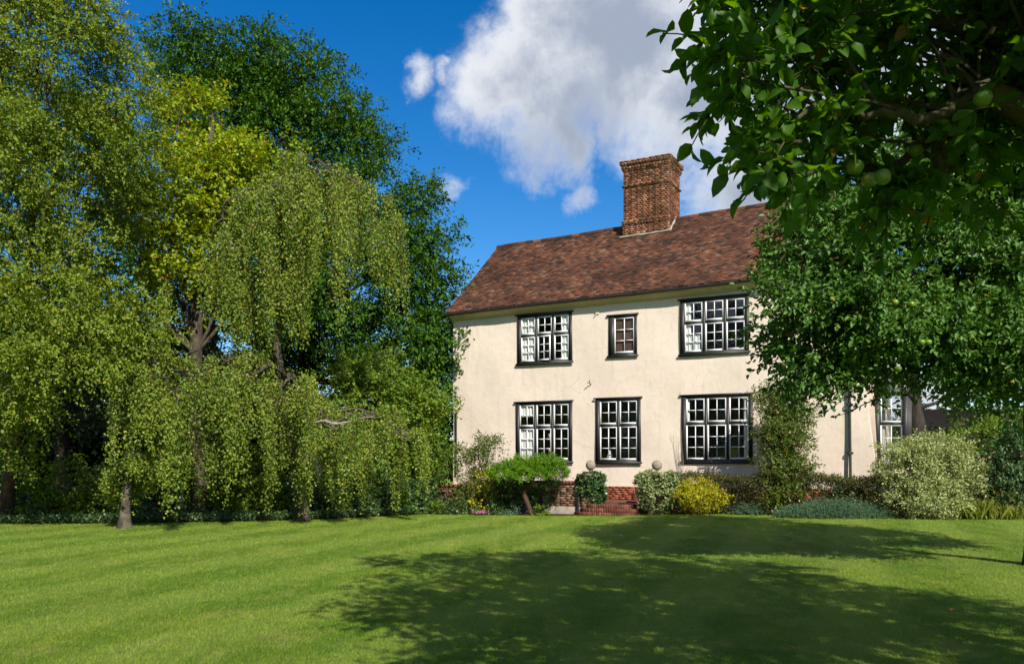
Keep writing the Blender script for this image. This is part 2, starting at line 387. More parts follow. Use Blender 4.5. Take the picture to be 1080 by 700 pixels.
b.box(.3, 13.7, 3.6, 3.7, .86, 6.83); b.box(5.1, 5.2, .29, 3.59, .86, 6.83); b.box(7.9, 8.0, .29, 3.59, .86, 6.83)
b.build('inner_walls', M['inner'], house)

def brick_face(b, ox, oy, L, z0, z1, face, bl=.225, bh=.072, g=.011, dep=.03, mi=0, rowf=None, tilt=0.0):
    """bricks on a vertical face; face: 'front' (along x, facing -y at y=oy), 'right' (along y, facing +x at x=ox), 'left', 'back'"""
    lo, hi = [], []; z = z0; r = 0
    while z < z1-.02:
        zt = min(z+bh, z1); u = -(bl/2 if r % 2 else 0)*(1 if r % 3 else .5)
        pr = rowf(z) if rowf else 0
        while u < L:
            a, c = max(u, 0), min(u+bl, L)
            if c-a > .03:
                j = rng.random()*.010; q = g/2; zz = rng.normal()*.0015
                if face == 'front': lo.append((ox+a+q, oy-pr-j, z+q+zz)); hi.append((ox+c-q, oy+dep, zt-q+zz))
                elif face == 'back': lo.append((ox+a+q, oy-dep, z+q+zz)); hi.append((ox+c-q, oy+pr+j, zt-q+zz))
                elif face == 'right': lo.append((ox-dep, oy+a+q, z+q+zz)); hi.append((ox+pr+j, oy+c-q, zt-q+zz))
                else: lo.append((ox-pr-j, oy+a+q, z+q+zz)); hi.append((ox+dep, oy+c-q, zt-q+zz))
            u += bl*(1 if rng.random() < .7 else .5)
        z += bh; r += 1
    b.boxes(lo, hi, mi)

# plinth
b = MB(); brick_face(b, 0.0, -.035, 14.2, 0, .86, 'front', dep=.03); b.box(0, 14.2, -.028, .27, -.3, .855, 1)
b.build('plinth', [M['redbrick'], M['mortar']], house)

# cornice (cream cove) and gutter
b = MB(); xs = np.linspace(-.05, 14.05, 30); prof = [(-.005, 6.78), (-.035, 6.785), (-.04, 6.84), (-.10, 6.86), (-.20, 6.93), (-.27, 6.97), (-.27, 7.02), (.0, 7.04)]
V = np.array([[x, y, z+rise(x)+.012*math.sin(x*.6)] for x in xs for y, z in prof]); k = len(prof)
i = np.arange(len(xs)-1)[:, None]*k; j = np.arange(k-1)[None]
b.add(V, np.stack([i+j, i+k+j, i+k+j+1, i+j+1], -1).reshape(-1, 4)); b.add(V, [list(range(k))]); b.build('cornice', M['cream'], house)
b = MB(); gp = [(x, -.345, 7.0+rise(x)+.012*math.sin(x*.6)+.004*math.sin(x*5)) for x in np.linspace(-.1, 14.1, 60)]
b.tube(gp, .055, 10)
for x in np.arange(.6, 14, 1.1): b.box(x-.015, x+.015, -.40, -.26, 6.985+rise(x), 7.06+rise(x))
b.build('gutter', M['gutter'], house)

# roof: real overlapping tiles on a sagging old roof
def roofz(x, s):                      # s = 0 eaves .. 1 ridge
    return EZ+.03+rise(x)+s*(3.26+.012*x)-.05*math.sin(math.pi*min(max(x/14, 0), 1))*(.3+s)-.03*math.sin(s*math.pi)+.012*math.sin(x*1.7)*s
rf_root = None
def roof_side(front):
    global rf_root
    b = MB(); y_e, y_r = (-.40, HDP/2) if front else (HDP+.40, HDP/2)
    n_c = 47; tw = .168; V = []; F4 = []
    for c in range(n_c):
        s0 = c/n_c; s1 = min((c+2.0)/n_c, 1.0)
        x = -.10+(tw/2 if c % 2 else 0)-tw/2
        while x < 14.12:
            a, d = max(x, -.10)+.002, min(x+tw, 14.12)-.002
            if d-a > .04:
                ds = rng.normal()*.0022; lf = rng.random()*.010; tl = rng.normal()*.004
                y0 = y_e+(y_r-y_e)*(s0+ds); y1 = y_e+(y_r-y_e)*s1
                z0 = roofz(x, s0)+.034+lf; z1 = roofz(x, s1)+.008
                cam_ = .006
                xm = (a+d)/2
                k = len(V)
                V += [(a, y0, z0+tl), (xm, y0, z0+cam_), (d, y0, z0-tl), (d, y1, z1), (xm, y1, z1+cam_), (a, y1, z1), (a, y0, z0-.016+tl), (xm, y0, z0-.012), (d, y0, z0-.016-tl)]
                F4 += [(k, k+1, k+4, k+5), (k+1, k+2, k+3, k+4), (k+6, k+7, k+1, k), (k+7, k+8, k+2, k+1)]
            x += tw
    b.add(V, F4, 0)
    # boarding below the tiles
    xs = np.linspace(-.09, 14.11, 40); ss = np.linspace(0, 1, 10); U = np.array([[x, y_e+(y_r-y_e)*s, roofz(x, s)-.012] for x in xs for s in ss]); k = 10
    i = np.arange(39)[:, None]*k; j = np.arange(9)[None]; b.add(U, np.stack([i+j, i+k+j, i+k+j+1, i+j+1], -1).reshape(-1, 4), 1)
    return b.build('roof' if front else 'rear_roof', [M['tile'], M['dark_wood']], house)
roof = roof_side(True); roof_side(False)
b = MB()
x = -.1
while x < 14.05:
    n = 8; ang = np.linspace(R(-15), R(195), n); z = roofz(x, 1)-.03+rng.random()*.012; L = .33
    v0 = [(x, HDP/2+.12*math.cos(a), z+.11*math.sin(a)) for a in ang]; v1 = [(x+L-.006, HDP/2+.12*math.cos(a), roofz(x+L, 1)-.028+.11*math.sin(a)) for a in ang]
    b.add(v0+v1, [(i, i+1, n+i+1, n+i) for i in range(n-1)]); b.add(v0, [list(range(n))]); b.add(v1, [list(range(n))[::-1]])
    x += L
b.build('ridge_tiles', M['tile'], roof)
# verge mortar & barge
for xe in (-.06, 14.03):
    b = MB()
    P = [(xe, -.40+(HDP/2+.40)*s, roofz(max(xe, 0), s)-.07) for s in np.linspace(0, 1, 12)]+[(xe, HDP/2+(HDP/2+.40)*s, roofz(max(xe, 0), 1-s)-.07) for s in np.linspace(.08, 1, 12)]
    for p, q in zip(P[:-1], P[1:]):
        b.add([(xe-.03, *p[1:]), (xe+.03, *p[1:]), (xe+.03, p[1], p[2]+.05), (xe-.03, p[1], p[2]+.05), (xe-.03, *q[1:]), (xe+.03, *q[1:]), (xe+.03, q[1], q[2]+.05), (xe-.03, q[1], q[2]+.05)],
              [(0, 1, 5, 4), (1, 2, 6, 5), (2, 3, 7, 6), (3, 0, 4, 7)])
    b.build('bargeboard', M['black'], house)

# chimney
def chimney():
    b = MB(); x0, x1, y0, y1, z0, z1 = 5.50, 7.20, 2.92, 4.32, 9.3, 12.64
    def prj(z):
        if z > z1-.16: return .115
        if z > z1-.30: return .07
        if z > z1-.38: return .035
        if 11.72 < z < 11.80: return .05
        if 10.32 < z < 10.46: return .06
        if z <= 10.32: return .03
        return 0
    bl, bh = .225, .0725; nz_ = int((z1-z0)/bh)
    for r in range(nz_):
        z = z0+r*bh; p = prj(z+bh/2)
        bb = MB(); o = rng.random()*.02
        for args in ((x0-p, y0-p, x1-x0+2*p, 'front'), (x0-p, y1+p, x1-x0+2*p, 'back'), (x1+p, y0-p, y1-y0+2*p, 'right'), (x0-p, y0-p, y1-y0+2*p, 'left')):
            ox, oy, L, fc = args
            # keep corners tidy: side faces start one brick depth in
            if fc in ('right', 'left'): oy += .06; L -= .12
            L1 = bl if r % 2 else bl/2
            u = 0 if r % 2 else -bl/4; lo = []; hi = []
            while u < L:
                a, c = max(u, 0), min(u+L1, L); q = .006; j = rng.random()*.012
                if c-a > .035:
                    if fc == 'front': lo.append((ox+a+q, oy-j, z+.009)); hi.append((ox+c-q, oy+.08, z+bh-.009))
                    elif fc == 'back': lo.append((ox+a+q, oy-.08, z+.009)); hi.append((ox+c-q, oy+j, z+bh-.009))
                    elif fc == 'right': lo.append((ox-.08, oy+a+q, z+.009)); hi.append((ox+j, oy+c-q, z+bh-.009))
                    else: lo.append((ox-j, oy+a+q, z+.009)); hi.append((ox+.08, oy+c-q, z+bh-.009))
                u += L1
            b.boxes(lo, hi, 0)
        i_ = .014
        b.box(x0-p+i_, x1+p-i_, y0-p+i_, y1+p-i_, z+.0005, z+bh-.0005, 1)
    ch = b.build('chimney', [M['brick'], M['chim_mortar']], roof)
    # lime fillet round the base, following the slope
    b = MB(); P = []
    for x in np.linspace(x0-.12, x1+.1, 14): P.append((x, y0-.06, roofz(x, (y0+.36)/(HDP/2+.4))+.05+.02*rng.random()))
    for y in np.linspace(y0, HDP/2, 7)[1:]: P.append((x1+.07, y, roofz(x1, (y+.4)/(HDP/2+.4))+.07+.02*rng.random()))
    b.tube(P, [.028+.022*rng.random() for _ in P], 6, wob=.5); b.build('chimney_flashing', M['lead'], roof)
    b = MB(); b.box(x0+.2, x1-.2, y0+.2, y1-.2, z1-.02, z1+.03); b.build('chimney_flaunching', M['lead'], roof)
chimney()

def window(x0, x1, z0, z1, nl, kind):
    W, Hh = x1-x0, z1-z0; yo = -.045                       # proud of the render
    fs, fm, ft, fb = .115, .075, .085, .09
    if kind == 'small': fs, ft, fb = .085, .075, .10
    lfs = fs+(.10 if kind == 'small' else .02)
    b = MB(); yb = .12
    b.box(x0, x0+lfs, yo, yb, z0, z1); b.box(x1-fs, x1, yo, yb, z0, z1)
    ix0, ix1 = x0+lfs, x1-fs
    b.box(ix0, ix1, yo+.003, yb, z1-ft, z1); b.box(ix0, ix1, yo+.003, yb, z0, z0+fb)
    iz0, iz1 = z0+fb, z1-ft
    lw = (ix1-ix0-fm*(nl-1))/nl
    for k in range(1, nl): xx = ix0+k*lw+(k-1)*fm; b.box(xx, xx+fm, yo+.006, yb, iz0, iz1)
    if kind == 'small': rows = [(iz0, iz1, 3)]
    else:
        tz = iz0+(iz1-iz0)*.585
        rows = [(iz0, tz-.035, 3), (tz+.035, iz1, 2)]
        for k in range(nl): xx = ix0+k*(lw+fm); b.box(xx, xx+lw, yo+.009, yb, tz-.035, tz+.035)
    win = b.build('window', M['black'], house)
    b = MB(); b.box(x0-.06, x1+.06, yo-.035, yo-.002, z0-.04, z0+.03); b.build('sill', M['black'], win)
    b = MB(); b.box(x0-.07, x1+.07, yo-.035, yo-.002, z1-.015, z1+.035); b.build('lintel', M['black'], win)
    for k in range(nl):
        for ri, (a0, a1, nr) in enumerate(rows):
            cx0 = ix0+k*(lw+fm)+.004; cx1 = cx0+lw-.008; c0, c1 = a0+.004, a1-.004
            ajar = (kind == 'upper' and x0 < 4 and k == 1 and ri == 0)
            ang = R(-13) if ajar else 0
            def MM(v, px=cx0, py=yo+.02, ang=ang):
                v = v.copy(); dx = v[..., 0]-px; dy = v[..., 1]-py
                v[..., 0] = px+dx*math.cos(ang)-dy*math.sin(ang); v[..., 1] = py+dx*math.sin(ang)+dy*math.cos(ang); return v
            st = .042; ya, yb2 = yo+.018, yo+.06; c = MB()
            c.box(cx0, cx0+st, ya, yb2, c0, c1, M=MM); c.box(cx1-st, cx1, ya, yb2, c0, c1, M=MM)
            c.box(cx0+st, cx1-st, ya+.002, yb2, c0, c0+st+.01, M=MM); c.box(cx0+st, cx1-st, ya+.002, yb2, c1-st, c1, M=MM)
            mx_ = (cx0+cx1)/2; g = .011
            c.box(mx_-g, mx_+g, ya+.004, yb2, c0+st+.01, c1-st, M=MM)
            zz = np.linspace(c0+st+.01, c1-st, nr+1)
            for q in zz[1:-1]: c.box(cx0+st, mx_-g, ya+.006, yb2, q-g, q+g, M=MM); c.box(mx_+g, cx1-st, ya+.006, yb2, q-g, q+g, M=MM)
            c.build('casement', M['white'], win); gb = MB()
            for (pa, pb) in ((cx0+st, mx_-g), (mx_+g, cx1-st)):
                for q0, q1 in zip(zz[:-1], zz[1:]):
                    t1, t2 = rng.normal()*.0025, rng.normal()*.0025; y = yo+.04
                    v = np.array([[pa-.004, y-t1-t2, q0], [pb+.004, y+t1-t2, q0], [pb+.004, y+t1+t2, q1], [pa-.004, y-t1+t2, q1]]); gb.add(MM(v), [[0, 1, 2, 3]])
            gb.build('glass', M['glass'], win)
    # curtains
    def drape(xa, xb, za, zb, amp=.012, material='curtain', y=.035):
        c = MB(); n = 28; xs = np.linspace(xa, xb, n); zs = np.linspace(za, zb, 8)
        V = np.array([[x, y+amp*math.sin((x-xa)*55+z*.6), z] for z in zs for x in xs]); i = np.arange(7)[:, None]*n; j = np.arange(n-1)[None]
        c.add(V, np.stack([i+j, i+j+1, i+n+j+1, i+n+j], -1).reshape(-1, 4)); c.build('curtain' if material == 'curtain' else 'blind', M[material], win, smooth=True)
    if kind == 'upper' and x0 < 4: drape(ix0, ix0+.62, iz0, iz1); drape(ix1-.32, ix1-.02, iz0, iz1)
    elif kind == 'small': drape(ix0-.05, ix1+.05, iz0, iz1, .004, 'dark_wood', .04)
    elif kind == 'upper': drape(ix0, ix0+.20, iz0, iz1); drape(ix0+.2, ix0+.5, iz0, iz0+.55)
    elif x0 < 4: drape(ix0, ix0+.55, iz0, iz0+1.15); drape(ix0, ix0+.62, iz1-.42, iz1, .02)
    elif x0 > 8: drape(ix1-.16, ix1, iz0, iz1); drape(ix0, ix0+.10, iz1-.8, iz1)
    if kind == 'lower' and 5 < x0 < 6:
        c = MB(); c.lathe((ix0+.25, .28, iz0+.02), [(0, 0), (.09, 0), (.11, .1), (.07, .2), (.05, .26), (.07, .30), (0, .30)], 12); c.build('vase', M['white'], win, smooth=True)
    if kind == 'lower' and x0 < 4:
        c = MB(); c.lathe((ix0+.92, .6, iz0+.25), [(0, 0), (.10, 0), (.12, .12), (.03, .2), (.02, .42), (.17, .44), (.11, .66), (0, .66)], 14); c.build('table_lamp', M['cream'], win, smooth=True)
for wv in wins: window(*wv)

# rainwater pipes, wall bracket and vent
b = MB(); pp = [(13.50, -.34, 6.95+rise(13.5)), (13.50, -.30, 6.75), (13.52, -.11, 6.45), (13.53, -.10, 6.2), (13.56, -.10, 3.4), (13.60, -.11, .2)]
b.tube(pp, .04, 10)
for z in (1.9, 3.3, 4.8, 6.1): b.tube([(13.585-.017*z, -.10, z), (13.585-.017*z, -.10, z+.06)], .062, 10); b.box(13.50-.0*z, 13.66, -.06, .01, z+.01, z+.05)
b.build('downpipe', M['pipe'], house)
b = MB(); b.tube([(.17, -.07, 3.55), (.17, -.07, 2.5), (.16, -.07, 1.2)], .028, 8); b.box(.14, .20, -.07, .01, 3.50, 3.54); b.box(.14, .20, -.07, .01, 2.0, 2.04)
b.build('waste_pipe', M['gutter'], house)
b = MB(); b.tube([(5.42, .01, 4.27), (5.41, -.13, 4.33), (5.36, -.16, 4.30)], .016, 5); b.tube([(5.41, -.13, 4.33), (5.46, -.18, 4.40)], .012, 5); b.build('wall_bracket', M['gutter'], house)
b = MB(); b.box(5.58, 5.72, -.05, .02, 6.60, 6.66); b.tube([(5.65, -.04, 6.62), (5.60, -.10, 6.56)], .015, 5); b.build('wall_vent', M['cream'], house)

# timber-framed bay on the end wall
def bay():
    b = MB(); X0, X1, Y0, Y1 = 14.32, 15.05, .5, 3.6
    b.box(14.0, X1, Y0, Y1, 0, 1.62)                     # dwarf wall
    bay_ = b.build('side_bay', M['stucco'], house)
    z0, z1 = 1.62, 3.62
    b = MB()
    b.box(14.17, 14.33, Y0-.04, Y0+.1, z0, z1); b.box(X1-.11, X1+.03, Y0-.04, Y0+.1, z0, z1); b.box(14.17, X1+.05, Y0-.08, Y0+.1, z0-.09, z0); b.box(14.12, X1+.09, Y0-.10, Y0+.12, z1, z1+.16)
    b.box(14.33, X1-.11, Y0-.02, Y0+.08, z0+1.13, z0+1.19)
    for y in (1.4, 2.2, 2.9, 3.5): b.box(X1-.1, X1+.02, y, y+.09, z0, z1)
    b.box(X1-.1, X1+.03, Y0+.1, Y1, z0-.09, z0-.002); b.box(X1-.1, X1+.05, Y0+.12, Y1, z1, z1+.14)
    b.build('bay_frame', M['black'], bay_)
    for (a0, a1, nr) in ((z0, z0+1.13, 3), (z0+1.19, z1, 2)):
        c = MB(); xa, xb = 14.335, X1-.115; st = .045; y = Y0+.0
        c.box(xa, xa+st, y, y+.05, a0, a1); c.box(xb-st, xb, y, y+.05, a0, a1); c.box(xa+st, xb-st, y+.002, y+.05, a0, a0+st); c.box(xa+st, xb-st, y+.002, y+.05, a1-st, a1)
        m_ = (xa+xb)/2; c.box(m_-.012, m_+.012, y+.004, y+.05, a0+st, a1-st)
        for q in np.linspace(a0+st, a1-st, nr+1)[1:-1]: c.box(xa+st, m_-.012, y+.006, y+.05, q-.012, q+.012); c.box(m_+.012, xb-st, y+.006, y+.05, q-.012, q+.012)
        c.build('casement', M['white'], bay_)
    c = MB(); c.add([(14.34, Y0+.03, z0), (X1-.12, Y0+.03, z0), (X1-.12, Y0+.03, z1), (14.34, Y0+.03, z1)], [[0, 1, 2, 3]])
    c.add([(X1-.03, Y0+.1, z0), (X1-.03, Y1, z0), (X1-.03, Y1, z1), (X1-.03, Y0+.1, z1)], [[0, 1, 2, 3]]); c.build('glass', M['glass'], bay_)
    # jettied upper part: white panels between black studs
    b = MB(); b.box(14.01, 15.08, Y0-.06, Y1, z1+.163, 5.9); b.build('bay_upper_panels', M['white'], bay_)
    b = MB()
    for x in (14.02, 14.24, 14.46, 14.68, 14.90, 15.06): b.box(x, x+.075, Y0-.085, Y0-.062, z1+.165, 5.9)
    for y in np.arange(Y0, Y1, .35): b.box(15.082, 15.11, y, y+.08, z1+.165, 5.9)
    b.box(14.0, 15.14, Y0-.1, Y1, 5.9, 6.02)
    b.build('bay_studs', M['black'], bay_)
    b = MB(); b.add([(13.98, Y0-.2, 6.02), (15.3, Y0-.2, 6.02), (15.3, Y1+.2, 6.02), (13.98, Y1+.2, 6.02), (14.0, Y0-.2, 6.7), (14.0, Y1+.2, 6.7)], [[0, 1, 4, 4][:3]]); b.add([(15.3, Y0-.2, 6.02), (15.3, Y1+.2, 6.02), (14.0, Y1+.2, 6.7), (14.0, Y0-.2, 6.7)], [[0, 1, 2, 3]])
    b.build('bay_roof', M['tile'], bay_)
bay()

# ------------------------------------------------------------------ terrace, garden walls, piers, steps
def ptransform(loc=(0, 0, 0)): return loc
def local_thing(name, label, cat, x, y, z=0, group=None): return thing(name, label, cat, tuple(hw(x, y, z)), -TH, group)
b = MB(); b.box(5.98, 8.1, -1.95, -.9, -.2, .37); b.box(-.5, 14.3, -.897, -.04, -.2, .42); t = b.build('terrace', plain('terrace_brick', (.15, .07, .045), .9, .2, 9, .5, .6)); t.location = tuple(P0); t.rotation_euler = (0, 0, -TH); tag(t, kind='structure')
def garden_wall(label, x0, x1, y, h, gap_low=True):
    t = local_thing('garden_wall', label, 'wall', x0, y)
    b = MB(); L = x1-x0
    brick_face(b, 0, 0, L, .28 if gap_low else 0, h-.07, 'front'); brick_face(b, L, .0, .3, 0, h-.07, 'right', dep=.02); b.box(0.004, L-.004, .008, .29, -.2, h-.07, 1)
    b.build('brickwork', [M['oldbrick'], M['mortar']], t)
    b = MB(); u = 0
    while u < L: b.box(u+.004, min(u+.109, L+.02), -.03-.006*rng.random(), .32, h-.068, h+.03+.01*rng.random()); u += .112
    b.build('coping', M['stepbrick'], t)
    if gap_low:
        b = MB(); b.box(0, L+.01, -.035, .0, -.2, .27); b.build('cement_skirt', M['render_base'], t)
garden_wall('low weathered brick garden wall between leaning juniper and ivy clad pier', 2.2, 5.95, -2.15, 1.03)
t = thing('garden_wall', 'short stretch of brick wall at left corner of house beside weeping birch', 'wall', (-4.6, 29.3, 0), R(-4))
b = MB(); brick_face(b, 0, 0, 3.6, 0, .82, 'front'); b.box(.004, 3.6, .008, .2, -.2, .82, 1); b.build('brickwork', [M['oldbrick'], M['mortar']], t)
b = MB(); b.box(-.02, 3.62, -.03, .23, .822, .88); b.build('coping', M['redbrick'], t)
def pier(label, x, y):
    t = local_thing('gate_pier', label, 'gate pier', x, y, 0, 'ball topped brick piers either side of the steps')
    b = MB(); brick_face(b, -.22, -.22, .44, 0, 1.22, 'front'); brick_face(b, .22, -.22, .44, 0, 1.22, 'right'); brick_face(b, -.22, -.22, .44, 0, 1.22, 'left'); b.box(-.212, .212, -.212, .22, -.1, 1.22, 1)
    b.build('shaft', [M['oldbrick'], M['mortar']], t)
    b = MB(); b.box(-.27, .27, -.27, .27, 1.222, 1.30); b.build('cap', M['stone'], t)
    b = MB(); a = np.linspace(0, np.pi, 12); b.lathe((0, 0, 1.56), [(.07, -.26), (.07, -.2), (.055, -.16)]+[(max(.155*math.sin(q), .001), -.155*math.cos(q)) for q in a], 20); b.build('stone_ball', M['stone'], t, smooth=True)
pier('brick pier with stone ball and dark ivy cap left of the steps', 6.23, -2.0)
pier('brick pier with stone ball half buried in variegated ivy right of the steps', 8.37, -2.0)
def steps():
    t = local_thing('garden_steps', 'red brick steps between the two ball topped piers', 'steps', 6.93, -2.25)
    for k, (r, dz) in enumerate(((1.18, .13), (.98, .25), (.80, .37))):
        b = MB(); n = int(math.pi*r/.085)
        for q in range(n):                                # bricks on edge round a shallow bow front
            a = math.pi*(q+.5)/n; hw_ = math.pi*r/n/2-.005; ca, sa = math.cos(a), math.sin(a)
            ctr = np.array([r*ca*.98, -r*sa*.42+(.15)]); d1 = nrm(np.array([ca, -sa*.7])); d2 = np.array([-d1[1], d1[0]])
            z0, z1 = (-.05 if k == 0 else dz-.16), dz+rng.random()*.008
            v = [(*(ctr+d2*s1*hw_+d1*s2), z) for z in (z0, z1) for s1, s2 in ((-1, -.18), (1, -.18), (1, .0), (-1, 0))]
            b.add(v, [[0, 3, 2, 1], [4, 5, 6, 7], [0, 1, 5, 4], [1, 2, 6, 5], [2, 3, 7, 6], [3, 0, 4, 7]])
        b.box(-r+.15, r-.15, -.1, .5, -.05, dz-.01, 0)
        aa = np.linspace(0, np.pi, 20); ring = [((r-.16)*math.cos(a), -(r-.16)*math.sin(a)*.42+.15, dz-.006) for a in aa]; b.add(ring, [list(range(20))[::-1]], 1)
        b.build('step', [M['stepbrick'], M['stepbrick']], t)
steps()
b = MB(); b.tube([(5.93, -2.27, -.05), (5.93, -2.27, 1.02)], .035, 8); b.box(5.88, 5.98, -2.32, -2.22, 1.02, 1.05)
t = local_thing('gate_post', 'dark iron post standing against the brick wall beside the ivy pier', 'post', 0, 0); b.build('shaft', M['black'], t)

# dark outbuilding beyond the garden on the right
t = thing('outbuilding', 'dark roofed outbuilding low behind old tree trunk on the right', 'outbuilding', (17.6, 37, 0), R(-8))
b = MB(); b.box(0, 7, 0, 5, 0, 2.5); b.build('wall', M['oldbrick'], t)
b = MB(); b.add([(-.3, -.3, 2.4), (7.3, -.3, 2.4), (7.3, 5.3, 2.4), (-.3, 5.3, 2.4), (.9, 2.5, 4.1), (6.2, 2.5, 4.1)], [[0, 1, 5, 4], [2, 3, 4, 5]]); b.add([(-.3, -.3, 2.4), (-.3, 5.3, 2.4), (.9, 2.5, 4.1)], [[0, 2, 1]]); b.add([(7.3, -.3, 2.4), (7.3, 5.3, 2.4), (6.2, 2.5, 4.1)], [[0, 1, 2]]); b.build('roof', plain('old_slate', (.018, .015, .013), .95, .05), t)

# ------------------------------------------------------------------ vegetation
def leaves(b, P, A, N, size, shape='rhomb', wr=.55, fold=.18, curl=.15):
    """P base, A axis (stem to tip), N approx normal, size per leaf"""
    n = len(P); A = nrm(A); N = N-A*np.sum(N*A, 1, keepdims=True); N = nrm(N); B = np.cross(A, N)
    s = np.broadcast_to(np.asarray(size), (n,))[:, None]
    def pt(a, w, h): return P+A*s*a+B*s*w*wr+N*s*h
    if shape == 'rhomb':
        V = np.stack([pt(0, 0, 0), pt(.45, .5, fold*.5), pt(1, 0, -curl), pt(.45, -.5, fold*.5)], 1); f = np.array([[0, 1, 2, 3]]); k = 4
    elif shape == 'hex':
        V = np.stack([pt(0, 0, 0), pt(.3, .48, fold), pt(.72, .38, fold*.8-curl*.4), pt(1, 0, -curl), pt(.72, -.38, fold*.8-curl*.4), pt(.3, -.48, fold)], 1); f = np.array([[0, 1, 2, 3], [0, 3, 4, 5]]); k = 6
    else:
        V = np.stack([pt(0, 0, 0), pt(.33, 0, .02), pt(.68, 0, -curl*.3), pt(1, 0, -curl), pt(.18, .36, fold*.8), pt(.48, .5, fold), pt(.80, .30, fold*.6-curl*.5), pt(.18, -.36, fold*.8), pt(.48, -.5, fold), pt(.80, -.30, fold*.6-curl*.5)], 1); k = 10
        f4 = np.array([[0, 4, 5, 1], [1, 5, 6, 2], [0, 1, 8, 7], [1, 2, 9, 8]]); f3 = np.array([[2, 6, 3], [2, 3, 9]])
        o = k*np.arange(n)[:, None, None]; V = V.reshape(-1, 3); base = b.n
        b.add(V, (f4[None]+o).reshape(-1, 4)); b.f.append(((f3[None]+o).reshape(-1, 3).astype(np.int32)+base, 0)); return
    b.add(V.reshape(-1, 3), (f[None]+k*np.arange(n)[:, None, None]).reshape(-1, f.shape[1]))

def twig_leaves(b, O, D, L, K, size, shape='rhomb', droop=.0, spread=.9, upn=.6, wr=.55, jit=.03, stems=None, curl=.15, fold=.18):
    """O origins (m,3), D dirs, L lengths; K leaves per twig in a spiral"""
    m = len(O); D = nrm(D); L = np.broadcast_to(np.asarray(L, float), (m,))
    ref = nrm(np.cross(D, rdir(m))); ref2 = np.cross(D, ref)
    t = (np.arange(K)+.6)/K; t = np.clip(t[None]+rng.normal(size=(m, K))*.05, .08, 1)
    ph = (np.arange(K)*2.4)[None]+rng.random((m, 1))*6.28+rng.normal(size=(m, K))*.3
    P = O[:, None]+D[:, None]*(L[:, None]*t)[..., None]; P[..., 2] -= droop*(t**2)*L[:, None]
    rad = ref[:, None]*np.cos(ph)[..., None]+ref2[:, None]*np.sin(ph)[..., None]
    A = D[:, None]*(.55+.5*t[..., None])+rad*spread+rng.normal(size=(m, K, 3))*.25; A[..., 2] -= droop*.5
    N = np.array([0, 0, 1.])*upn+D[:, None]*.5+rng.normal(size=(m, K, 3))*.45
    P = P+rng.normal(size=(m, K, 3))*jit
    s = size*(.7+.6*rng.random(m*K))
    leaves(b, P.reshape(-1, 3), A.reshape(-1, 3), N.reshape(-1, 3), s, shape, wr, fold, curl)
    if stems is not None:
        for i in range(m):
            q = np.linspace(0, 1, 4)[:, None]; pts = O[i]+D[i]*L[i]*q; pts[:, 2] -= droop*(q[:, 0]**2)*L[i]
            stems.tube(pts, [.006*.8, .005*.8, .004*.8, .002], 4)

def lobe(px, py, Y, rx, ry, rd=None):
    c = at(px, py, Y); a, c2 = rx*Y/F, ry*Y/F
    return (c[0], c[1], c[2], a, rd if rd else (a+c2)/2, c2)
def clumps(lobes, per_m2, inner=.5, lump=.12):
    P, O, I = [], [], []
    for li, (x, y, z, a, bb, c) in enumerate(lobes):
        area = 4*np.pi*((a*bb)**1.6/3+(a*c)**1.6/3+(bb*c)**1.6/3)**(1/1.6)
        n = max(3, int(area*per_m2)); d = rdir(n)
        r = inner+(1-inner)*rng.random(n)**.6; r = r*(1+lump*np.sin(d[:, 0]*7+li)*np.cos(d[:, 2]*6+li*2))
        P.append(np.array([x, y, z])+d*r[:, None]*np.array([a, bb, c])); O.append(d); I.append(np.full(n, li))
    return np.concatenate(P), np.concatenate(O), np.concatenate(I)
def curve(p, q, n=6, bend=.15, sag=0.0):
    p, q = np.asarray(p, float), np.asarray(q, float); L = np.linalg.norm(q-p); t = np.linspace(0, 1, n)[:, None]
    off = rng.normal(size=3)*bend*L*.5; off2 = rng.normal(size=3)*bend*L*.25
    return p+(q-p)*t+off*np.sin(t*np.pi)+off2*np.sin(t*2*np.pi)+np.array([0, 0, -sag*L])*np.sin(t*np.pi)

